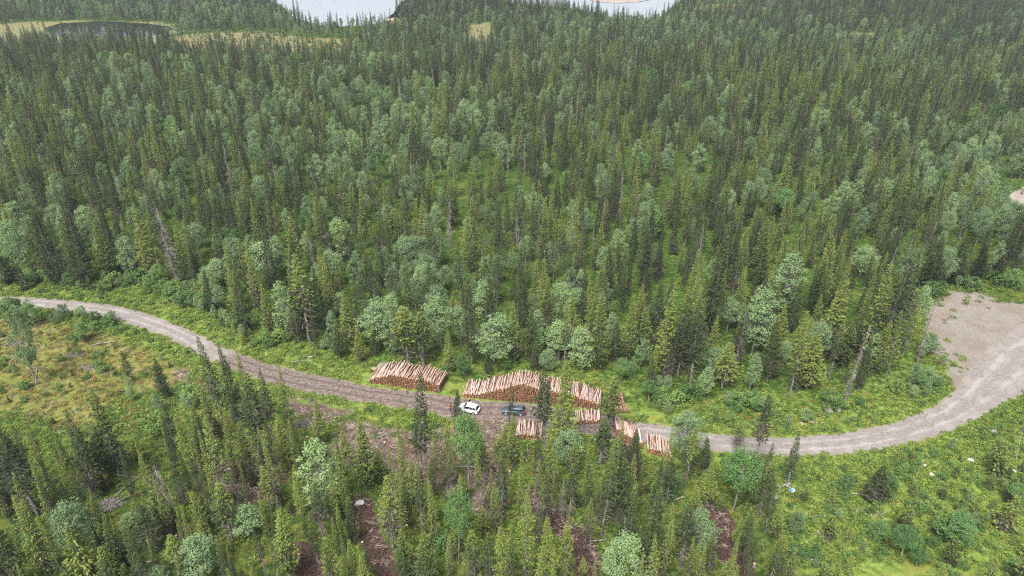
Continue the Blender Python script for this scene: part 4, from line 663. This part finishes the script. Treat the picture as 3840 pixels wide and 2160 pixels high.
def person(loc, yaw):
    J = {'pelvis': (0, 0, .95, .15), 'waist': (0, .01, 1.10, .135), 'chest': (0, .0, 1.32, .155), 'neck': (0, -.01, 1.50, .06), 'head': (0, -.03, 1.63, .095), 'crown': (0, -.02, 1.73, .07)}
    E = [('pelvis', 'waist'), ('waist', 'chest'), ('chest', 'neck'), ('neck', 'head'), ('head', 'crown')]
    for s, n in ((-1, 'l'), (1, 'r')):
        J.update({n + 'hip': (s * .10, 0, .90, .10), n + 'knee': (s * .12, -.03, .50, .068), n + 'ank': (s * .13, .02, .09, .048), n + 'toe': (s * .15, -.17, .04, .04), n + 'sho': (s * .20, 0, 1.41, .068), n + 'elb': (s * .27, -.03, 1.13, .05), n + 'wri': (s * .24, -.20, .98, .036), n + 'palm': (s * .235, -.27, .955, .034)})
        E += [('pelvis', n + 'hip'), (n + 'hip', n + 'knee'), (n + 'knee', n + 'ank'), (n + 'ank', n + 'toe'), ('chest', n + 'sho'), (n + 'sho', n + 'elb'), (n + 'elb', n + 'wri'), (n + 'wri', n + 'palm')]
        for f in range(4):
            J[f'{n}f{f}a'] = (s * (.265 - .02 * f), -.31, .945, .009); J[f'{n}f{f}b'] = (s * (.265 - .02 * f), -.345 - .006 * (f in (1, 2)), .925, .008); E += [(n + 'palm', f'{n}f{f}a'), (f'{n}f{f}a', f'{n}f{f}b')]
        J[n + 'th'] = (s * .195, -.285, .945, .010); E.append((n + 'palm', n + 'th'))
    ks = list(J); me = bpy.data.meshes.new('person'); me.from_pydata([J[k][:3] for k in ks], [(ks.index(a), ks.index(b)) for a, b in E], [])
    o = link('person', me, loc=loc, rz=yaw); md = o.modifiers.new('skin', 'SKIN'); sk = me.skin_vertices[0].data
    for k, v in zip(ks, sk): v.radius = (J[k][3],) * 2; v.use_root = k == 'pelvis'
    o.modifiers.new('sub', 'SUBSURF').levels = 1; o.modifiers['sub'].render_levels = 1; md.use_smooth_shade = True
    m, n = mat('clothes_and_skin'); tc = nd(n, 'ShaderNodeTexCoord'); sp = nd(n, 'ShaderNodeSeparateXYZ'); n.links.new(tc.outputs['Object'], sp.inputs[0]); z = sp.outputs[2]; y = sp.outputs[1]
    c = mix(n, step(n, z, .90, .92), (.025, .025, .03), (.26, .022, .025)); c = mix(n, step(n, z, 1.49, 1.50), c, (.50, .30, .22)); c = mix(n, mth(n, 'MULTIPLY', step(n, y, -.20, -.21), step(n, z, .5, .6)), c, (.50, .30, .22)); c = mix(n, step(n, z, .1, .09), c, (.02, .018, .016))
    finish(n, c, .85); me.materials.append(m); hm = MB(); th = np.linspace(0, 6.283, 13)[:-1]; rings = [[(.098 * r_ * math.cos(t), -.02 + .105 * r_ * math.sin(t) + .015, zz) for t in th] for r_, zz in ((1.02, 1.63), (1.05, 1.70), (.85, 1.76), (.35, 1.80))]
    hm.add(np.array(rings).reshape(-1, 3), [(i * 12 + j, i * 12 + (j + 1) % 12, (i + 1) * 12 + (j + 1) % 12, (i + 1) * 12 + j) for i in range(3) for j in range(12)] + [tuple(range(36, 48))]); link('hair', hm.mesh('hair', [plain('brown_hair', (.08, .045, .025), .8)], True), o)
    return tag(o, 'person in a dark red jacket standing by the white car, half hidden behind a spruce', 'person')
g = P(1690, 1541); person((g[0], g[1], .06), R(70))

# ---------------------------------------------------------------- boulders, fallen trunks, stumps, rubbish
def boulder_mesh(seed, d=(1, .8, .7)):
    bm = bmesh.new(); bmesh.ops.create_icosphere(bm, subdivisions=3, radius=1); g = np.random.default_rng(seed); k = g.normal(0, 1, (9, 3)); ph = g.uniform(0, 6, 9); planes = unit(g.normal(0, 1, (9, 3))); pd = g.uniform(.62, .9, 9)
    for v in bm.verts:
        p = np.array(v.co); q = p * (1 + .07 * sum(math.sin(2.2 * k[i] @ p + ph[i]) for i in range(9)) / 2)
        for n_, dd in zip(planes, pd):
            e = q @ n_ - dd
            if e > 0: q = q - n_ * e * .85
        v.co = Vector(q * np.array(d))
    me = bpy.data.meshes.new('boulder'); bm.to_mesh(me); bm.free(); me.polygons.foreach_set('use_smooth', [False] * len(me.polygons)); return me
BM = [boulder_mesh(i) for i in range(5)]
def boulder(r, x, y, wz, m, label, seed=0, hz=.75):
    p = ZG(r, x, y); d = (p - CAMP) @ FW; w = wz / 2.0125 * d / F / 2; me = BM[seed % 5].copy(); me.materials.append(M[m])
    tag(link('boulder', me, loc=(p[0], p[1], tz(p[0], p[1]) + w * .32), rz=seed * 1.3, scale=(w, w * .85, w * hz)), label, 'boulder', 'boulders')
for a in [(8, 138, 905, 84, 'rock_white', 'large pale grey boulder standing alone by the muddy track', 0, 1.0), (9, 897, 305, 46, 'rock_pink', 'greyish pink boulder, leftmost of three above the road bend', 1), (9, 968, 297, 54, 'rock_pink', 'orange-pink flat boulder in the middle of three above the road bend', 2), (9, 1005, 280, 36, 'rock_pink', 'small pink boulder at the right end of three above the bend', 3),
          (9, 1098, 212, 86, 'rock_grey', 'large mossy grey boulder at the forest edge above the road', 4), (9, 1168, 198, 66, 'rock_grey', 'flatter grey boulder right beside the large mossy one', 1), (9, 1330, 208, 28, 'rock_grey', 'small grey stone right of the two mossy boulders'), (9, 2172, 578, 50, 'rock_white', 'white stone among shrubs below the right road bend', 2), (9, 1808, 590, 40, 'rock_white', 'pale stone, upper of two close together below the road', 3), (9, 1818, 618, 46, 'rock_white', 'pale stone, lower of two close together below the road', 0), (9, 1632, 634, 30, 'rock_grey', 'small grey stone left of the two pale stones'), (9, 2036, 640, 36, 'rock_grey', 'grey stone in the grass right of the two pale stones', 2),
          (9, 2490, 650, 66, 'rock_white', 'broad white stone near the right edge of the clearing', 4), (9, 1876, 690, 42, 'rock_white', 'jagged whitish stone low in the right clearing', 1), (9, 705, 868, 50, 'rock_grey', 'rough brownish stone left of the rubbish sack', 3), (9, 990, 705, 22, 'rock_white', 'tiny white stone on bare soil below the road', 2), (9, 1040, 690, 26, 'rock_pink', 'tiny pinkish stone on bare soil below the road', 4), (9, 2345, 362, 60, 'rock_grey', 'grey stone on the bank beside the right road bend', 0),
          (4, 1995, 1449 - 1449 + 0, 0, 'rock_grey', '', 0), (8, 160, 1200, 22, 'rock_white', 'small white stone on the mud below the white boulder', 1), (8, 1865, 1025, 34, 'rock_pink', 'orange lichened stone at a spruce foot by the middle track', 2), (8, 1910, 1225, 24, 'rock_pink', 'small pink stone beside the middle muddy track', 3), (5, 305, 1318, 78, 'rock_grey', 'brownish boulder behind the left end of the short log stack', 3), (5, 245, 1340, 46, 'rock_pink', 'pink boulder at the left end of the short log stack', 2), (8, 920, 22, 24, 'rock_pink', 'pink stone at the left foot of the long log stack', 1)]:
    if a[3]: boulder(*a)
def fallen(pts, r0, r1, m, label, stubs=8, nm='fallen_trunk', cat='fallen tree', seed=0, lift=.25):
    g = np.random.default_rng(seed); p = np.array([ZG(*q) for q in pts]); p = resample(p[:, :2], 7); z = np.array([tz(*q) for q in p]) + lift + np.linspace(0, .15, 7); c = p[0].copy(); q = np.c_[p - c, z]
    e = link(nm, MB().tube(q, np.linspace(r0, r1, 7), 8).mesh(nm, [M[m]], True), loc=(c[0], c[1], 0)); tag(e, label, cat, 'fallen and cut trunks'); b = MB()
    for i in range(stubs):
        t = g.uniform(.2, .98); s = np.array([np.interp(t * 6, range(7), q[:, k]) for k in range(3)]); d = unit(g.normal(0, 1, 3) + np.array([0, 0, .7])); b.tube([s, s + d * g.uniform(.4, 1.2)], [.035, .010], 4, 0, cap=False)
    if stubs: link('branch_stubs', b.mesh('branch_stubs', [M['dead']]), e)
for a in [([(7, 690, 1040), (7, 900, 905), (7, 1105, 820)], .17, .06, 'bark', 'long grey fallen trunk, lower of two crossing in the grass', 26), ([(7, 870, 870), (7, 990, 760), (7, 1105, 680)], .13, .05, 'bark', 'grey branchy fallen trunk, upper of two crossing in the grass', 22), ([(7, 650, 1192), (7, 1170, 1216)], .11, .06, 'silver', 'pale fallen trunk lying level below the crossed grey trunks', 10), ([(7, 865, 706), (7, 1040, 722)], .09, .05, 'silver', 'short pale fallen stem above the crossed grey trunks', 5),
          ([(7, 1030, 1362), (7, 1150, 1356)], .12, .10, 'silver', 'short whitish log near the bottom left, in the grass', 0), ([(7, 1705, 445), (7, 1765, 450)], .12, .10, 'silver', 'short white log lying among the left spruces', 0), ([(7, 1705, 655), (7, 1760, 648)], .12, .10, 'silver', 'pale log stub beside the left mud patch', 2), ([(7, 2030, 680), (7, 2075, 750)], .07, .05, 'silver', 'thin pale stick lying on the brown slash', 0),
          ([(8, 2005, 690), (8, 2070, 650)], .12, .08, 'silver', 'pale birch stem lying below the dark slash heap', 2), ([(8, 1880, 1200), (8, 2000, 1170)], .12, .09, 'silver', 'white birch stem lying across the middle muddy track', 1), ([(8, 1350, 520), (8, 1405, 600)], .11, .07, 'silver', 'pale crooked stem lying below the thick logs', 4), ([(8, 1405, 460), (8, 1410, 550)], .07, .05, 'silver', 'thin white stem below the thick logs', 3), ([(8, 270, 420), (8, 320, 400)], .12, .10, 'silver', 'weathered log lying on the brown slash left', 3), ([(8, 800, 635), (8, 1020, 640)], .08, .05, 'silver', 'thin pale pole on the slash below the bright birch', 2), ([(8, 2505, 875), (8, 2576, 862)], .11, .10, 'silver', 'white log end by the dark spruces right of the middle', 0), ([(8, 1100, 600), (8, 1140, 560)], .07, .05, 'silver', 'thin bent white branch left of the thick logs', 3),
          ([(9, 1280, 825), (9, 1380, 835)], .12, .05, 'dead', 'grey crooked fallen branch in the right clearing', 6), ([(9, 910, 1265), (9, 945, 1335)], .05, .03, 'silver', 'thin whitish stick in the orange heath', 2), ([(9, 965, 1328), (9, 1015, 1330)], .14, .12, 'silver', 'short thick pale log in the orange heath', 0), ([(9, 1010, 1110), (9, 1060, 1165)], .10, .04, 'dead', 'greyish broken branch in the right heath', 5), ([(9, 990, 1012), (9, 1080, 1010)], .06, .04, 'silver', 'thin pale stick by the small sapling', 2), ([(9, 1525, 1010), (9, 1540, 1045)], .08, .05, 'silver', 'tiny whitish stub in the right clearing', 0), ([(9, 2395, 490), (9, 2425, 515)], .10, .06, 'silver', 'broken pale stick on the right bank', 3),
          ([(4, 0, 1145), (4, 90, 1105)], .12, .05, 'silver', 'grey fallen trunk at the left edge of the heath', 7), ([(4, 690, 1165), (4, 740, 1145), (4, 880, 1135)], .12, .05, 'silver', 'pale twisted fallen trunk in the left heath', 9), ([(4, 440, 1305), (4, 560, 1300)], .08, .04, 'silver', 'thin grey stick in the middle of the left heath', 5), ([(4, 1665, 1005), (4, 1730, 995)], .10, .08, 'silver', 'short pale log in the verge above the left road', 0), ([(4, 2190, 1290), (4, 2320, 1280)], .06, .03, 'silver', 'thin pale branch on the verge left of the short stack', 3), ([(4, 2330, 1252), (4, 2362, 1256)], .14, .12, 'silver', 'whitish stone-like log end on the verge left of the stack', 0)]:
    fallen(*a, seed=len(a[4]) + int(a[0][0][1]))
def snag(r, bx, by, tx, ty, rad, label, m='silver'):
    g = ZG(r, bx, by); g[2] = tz(g[0], g[1]); h = max(2., height_to(g, Zp(r, tx, ty)[1])); px, py = Zp(r, tx, ty); d = FW + (px - W / 2) / F * np.array([1, 0, 0]) + (H / 2 - py) / F * UP; t = (g[1] - CAMP[1]) / d[1]; top = CAMP + d * t
    zz = np.linspace(0, 1, 6)[:, None]; q = (top - g)[None] * zz; e = link('dead_snag', MB().tube(q, np.linspace(rad, rad * .3, 6), 8).mesh('dead_snag', [M[m]], True), loc=g); tag(e, label, 'dead tree', 'dead standing stems'); b = MB(); rg = np.random.default_rng(int(bx))
    for i in range(5): s = q[0] + (q[-1] - q[0]) * rg.uniform(.4, .95); b.tube([s, s + unit(rg.normal(0, 1, 3)) * .6], [.03, .01], 4, 0, cap=False)
    link('branch_stubs', b.mesh('branch_stubs', [M['dead']]), e)
snag(7, 415, 765, 230, 535, .11, 'bare leaning grey stem without branches among the left spruces'); snag(7, 1890, 345, 1830, 85, .10, 'bare grey pole in front of the large left spruce'); snag(9, 2512, 585, 2572, 300, .13, 'bare whitish dead stem at the right edge'); snag(4, 268, 1449, 285, 1230, .15, 'white leaning birch stem rising from the orange heath'); snag(4, 268, 1020, 240, 955, .10, 'short white birch stem by the road on the left'); snag(4, 1010, 655, 1028, 500, .10, 'thin white birch stem at the forest edge on the left'); snag(9, 615, 1265, 598, 1170, .08, 'short pale dead stub beside the right muddy track')
# freshly cut stumps
for r, x, y, lab in [(7, 2222, 1290, 'fresh orange stump on the mud, left of a pair'), (7, 2256, 1300, 'fresh orange stump on the mud, right of a pair'), (7, 1335, 1165, 'pale cut stump beside the lower left mud patch'), (7, 2320, 410, 'low cut stump on the slash below the road'), (8, 330, 455, 'mossy cut stump on the brown slash'), (8, 1270, 690, 'orange cut stump right of the slash in the middle'), (9, 540, 1360, 'pinkish cut stump at the end of the right track')]:
    g = ZG(r, x, y); q = MB().tube([(0, 0, -.1), (.02, 0, .25), (.03, .02, .55)], [.30, .22, .20], 12, 0, True, 1).mesh('stump', [M['bark'], plain('fresh_cut_wood', (.55, .30, .14), .8)], False); tag(link('stump', q, loc=(g[0], g[1], tz(g[0], g[1])), rz=x), lab, 'stump', 'cut stumps')
# blue and white sack on a heap of weathered wood
g = ZG(9, 822, 822); sk = boulder_mesh(9, (.55, .42, .42)); m, n = mat('sack_plastic'); tc = nd(n, 'ShaderNodeTexCoord'); k = noise(n, tc.outputs['Object'], 1.6, 1); finish(n, mix(n, step(n, k, .47, .53), (.03, .13, .30), (.60, .70, .76)), .35, noise(n, tc.outputs['Object'], 5, 3), .6, .05); sk.materials.append(m)
s_ = link('plastic_sack', sk, loc=(g[0], g[1], tz(g[0], g[1]) + .35), rz=.4); tag(s_, 'crumpled blue and white plastic sack lying in the clearing', 'sack'); link('knotted_neck', MB().tube([(-.2, .1, .25), (-.3, .16, .42), (-.42, .18, .5)], [.14, .05, .10], 8).mesh('knotted_neck', [m]), s_)
for i, (x, y, x2, y2) in enumerate([(730, 790, 800, 765), (765, 770, 815, 810), (780, 790, 810, 765), (722, 775, 728, 835)]): fallen([(9, x, y), (9, x2, y2)], .12, .09, 'silver', ['weathered board tip by the sack, lying highest', 'weathered whitish stump piece leaning to the sack', 'short weathered block above the sack', 'thin white upright stick left of the sack'][i], 2, 'weathered_wood', 'wood piece', i)
# slash heaps of branches
def brush(r, x, y, wz, dz, hgt, m, label, n_=260, seed=0, base=True):
    g = np.random.default_rng(seed); p = ZG(r, x, y); d = (p - CAMP) @ FW; w = wz / 2.0125 * d / F / 2; l = dz / 2.0125 * d / F / .63 / 2; b = MB()
    for i in range(n_):
        a = g.uniform(0, 6.28); rr = g.uniform(0, 1) ** .5; q = np.array([w * rr * math.cos(a), l * rr * math.sin(a), hgt * (1 - rr ** 2) * g.uniform(.3, 1)]); u = unit(g.normal(0, 1, 3) * [1, 1, .35]); L = g.uniform(.5, 1.5); b.tube([q - u * L / 2, q + u * L / 2 - [0, 0, .1]], [g.uniform(.02, .05), .01], 4, 0, cap=False)
    tag(link('brush_pile', b.mesh('brush_pile', [M[m]]), loc=(p[0], p[1], tz(p[0], p[1]) + .03)), label, 'brush pile', 'heaps of cut branches')
brush(8, 2130, 560, 100, 220, 1.1, 'darkbark', 'dark heap of branches below the row of thick logs', 700, 1); brush(7, 840, 915, 190, 70, .7, 'dead', 'grey brush heap over the crossed fallen trunks', 300, 2); brush(4, 1370, 1375, 150, 90, .5, 'twigs', 'low brown brush heap below the left road', 260, 3); brush(8, 130, 345, 200, 120, .5, 'twigs', 'reddish slash heap left of the wide spruce', 340, 4); brush(7, 2330, 300, 240, 60, .5, 'dead', 'grey slash heap on the verge below the road', 300, 5)
brush(8, 900, 440, 200, 110, .6, 'dead', 'pale branch heap at the foot of the bright birch', 240, 6); brush(4, 100, 1150, 130, 60, .3, 'dead', 'grey brushwood at the left edge of the heath', 160, 7); brush(4, 560, 1235, 140, 60, .3, 'dead', 'grey brushwood in the middle of the heath', 160, 8); brush(9, 470, 1300, 170, 120, .5, 'darkbark', 'dark slash heap at the lower right muddy track', 300, 9); brush(8, 1500, 910, 120, 90, .5, 'twigs', 'brown slash heap at the start of the middle track', 200, 10); brush(4, 650, 1330, 120, 60, .3, 'dead', 'thin grey brushwood low in the orange heath', 130, 11); brush(9, 1410, 960, 260, 40, .2, 'twigs', 'dark strip of dead branches in the right clearing', 180, 12)

# ---------------------------------------------------------------- undergrowth, heath and branch litter: past counting
def clump_mesh(seed, nm, mk, n_=46, rad=.55, hgt=.42, leaf=.26):
    g = np.random.default_rng(seed); a = g.uniform(0, 6.28, n_); r = rad * g.random(n_) ** .6; c = np.c_[r * np.cos(a), r * np.sin(a), hgt * (1 - (r / rad) ** 2 * .6) * g.uniform(.35, 1, n_)]
    u = unit(np.c_[np.cos(a) + g.normal(0, .5, n_), np.sin(a) + g.normal(0, .5, n_), g.uniform(-.2, .9, n_)]); L = leaf * g.uniform(.6, 1.3, n_); w = unit(np.cross(u, unit(g.normal(0, .5, (n_, 3)) + [0, 0, 1.]))); return MB().kites(c, u * L[:, None], w * (L * .34)[:, None], g.random(n_)).mesh(nm, [M[mk]])
b0 = np.array([(-150, 78), (150, 78)]); c = np.c_[rng.uniform(-140, 150, 150000), rng.uniform(76, 232, 150000)]; z = base_z(c[:, 0], c[:, 1]); qx, qy, _ = PX(np.c_[c, z]); c = c[(qx > -150) & (qx < W + 150) & (qy < H + 250)]
rd_, ld_, fo_ = road_dist(c), poly_sd(c, LOT), poly_sd(c, FOREST); cl_, cr_ = poly_sd(c, CLEAR_L), poly_sd(c, CLEAR_R); tk = np.min([line_d(c, t) - w for t, w in TRACKS], 0); li = np.min([poly_sd(c, b) for b in LITTER], 0)
sk_ = np.array([((c[i:i + 4000, None] - STACK_XY[None]) ** 2).sum(2).min(1) for i in range(0, len(c), 4000)], dtype=object); sk_ = np.concatenate(list(sk_)).astype(float)
free = (rd_ > .35) & ((ld_ > .3) | ((ld_ > -5) & (rng.random(len(c)) < .16))) & (tk > .2) & (li > -.5) & (sk_ > 1.6) & (poly_sd(c, SOUTH) > .5); n4 = wig(c[:, 0], c[:, 1], 1.1)
dens = np.where(fo_ < -8, .13, .26) + .55 * smooth(8, 1, rd_) + .45 * (cr_ < 0) + .05 * (cl_ < 0); pick = free & (rng.random(len(c)) < dens * (.65 + .5 * n4)); heath = pick & (rng.random(len(c)) < .75 * ((cl_ < 0) & (rd_ > 7)) + .09 * ((cr_ < 0) & (rd_ > 9)) + .25 * ((fo_ > 0) & (cr_ > 0) & (rd_ > 5))); herb = pick & ~heath
HIDE = []
def cover(name, m, variants, lab, s0, s1):
    p = c[m]; zz = terrain(p[:, 0], p[:, 1]); s = rng.uniform(s0, s1, len(p)); obs = []
    for v in variants: obs.append([v])
    return tag(scatter(name, np.c_[p, zz - .04], np.c_[s, s, s * rng.uniform(.7, 1.2, len(p))], np.c_[rng.normal(0, .1, (len(p), 2)), rng.uniform(0, 6.28, len(p))], obs), lab, kind='stuff')
def seedlings(nm, mk, k, lab, **kw):      # the first clumps stand in the verge as objects of their own; the rest repeat their meshes
    out = []; g = np.nonzero(herb & (rd_ < 3) & (c[:, 1] < 160))[0]
    for i in range(k):
        x, y = c[g[(i * 37 + len(nm)) % len(g)]]; o = link(nm, clump_mesh(200 + i + len(nm), nm, mk, **kw), loc=(x, y, tz(x, y) - .03)); tag(o, lab, kind='stuff'); out.append(o)
    return out
V1 = seedlings('fern_tuft', 'herb', 3, 'tuft of green undergrowth on the verge'); V2 = seedlings('heath_tuft', 'heath', 2, 'tuft of brown heath', hgt=.30, leaf=.24)
cover('undergrowth', herb, V1, 'low green ferns and bilberry covering verges and clearings', .7, 1.35); cover('heath', heath, V2, 'ochre heath and dry grass of the clearings', .6, 1.25)
def twig_mesh(seed):
    g = np.random.default_rng(seed); b = MB()
    for i in range(9): q = np.r_[g.normal(0, .35, 2), g.uniform(.02, .12)]; a = g.uniform(0, 6.28); L = g.uniform(.4, 1.7); b.tube([q, q + L * np.array([math.cos(a), math.sin(a), g.normal(0, .08)])], [g.uniform(.02, .06), .012], 4, 0, cap=False)
    return b.mesh('twigs', [M['twigs']])
d_ = (rng.random(len(c)) < .30 * (li < 0) + .14 * ((tk < .6)) + .05 * ((cl_ < 0) & (rd_ > 5)) + .25 * ((rd_ < .8) & (rd_ > -1.2) & (np.abs(c[:, 0]) < 28))) & ~((rd_ < -1.2)) & (sk_ > 1)
tw = []
for i in range(2):
    j = np.nonzero(d_)[0][i * 11]; o = link('twigs', twig_mesh(300 + i), loc=(c[j, 0], c[j, 1], tz(*c[j]) + .02)); tag(o, 'scattered twigs on the brown soil', kind='stuff'); tw.append(o)
cover('branch_litter', d_, tw, 'reddish brown branch litter strewn over the logging ground', .6, 1.3)
# ---------------------------------------------------------------- air
hz = MB().box((0, 2350, 41.2), (5600, 5900, 104.4)).mesh('haze', []); m = bpy.data.materials.new('air'); m.use_nodes = True; n = m.node_tree; n.nodes.clear()
pv = n.nodes.new('ShaderNodeVolumePrincipled'); pv.inputs['Color'].default_value = (.80, .90, 1, 1); pv.inputs['Density'].default_value = HAZE; pv.inputs['Anisotropy'].default_value = .2
n.links.new(pv.outputs[0], n.nodes.new('ShaderNodeOutputMaterial').inputs['Volume']); hz.materials.append(m); tag(link('haze', hz), 'thin summer haze in the air over the forest', kind='stuff')
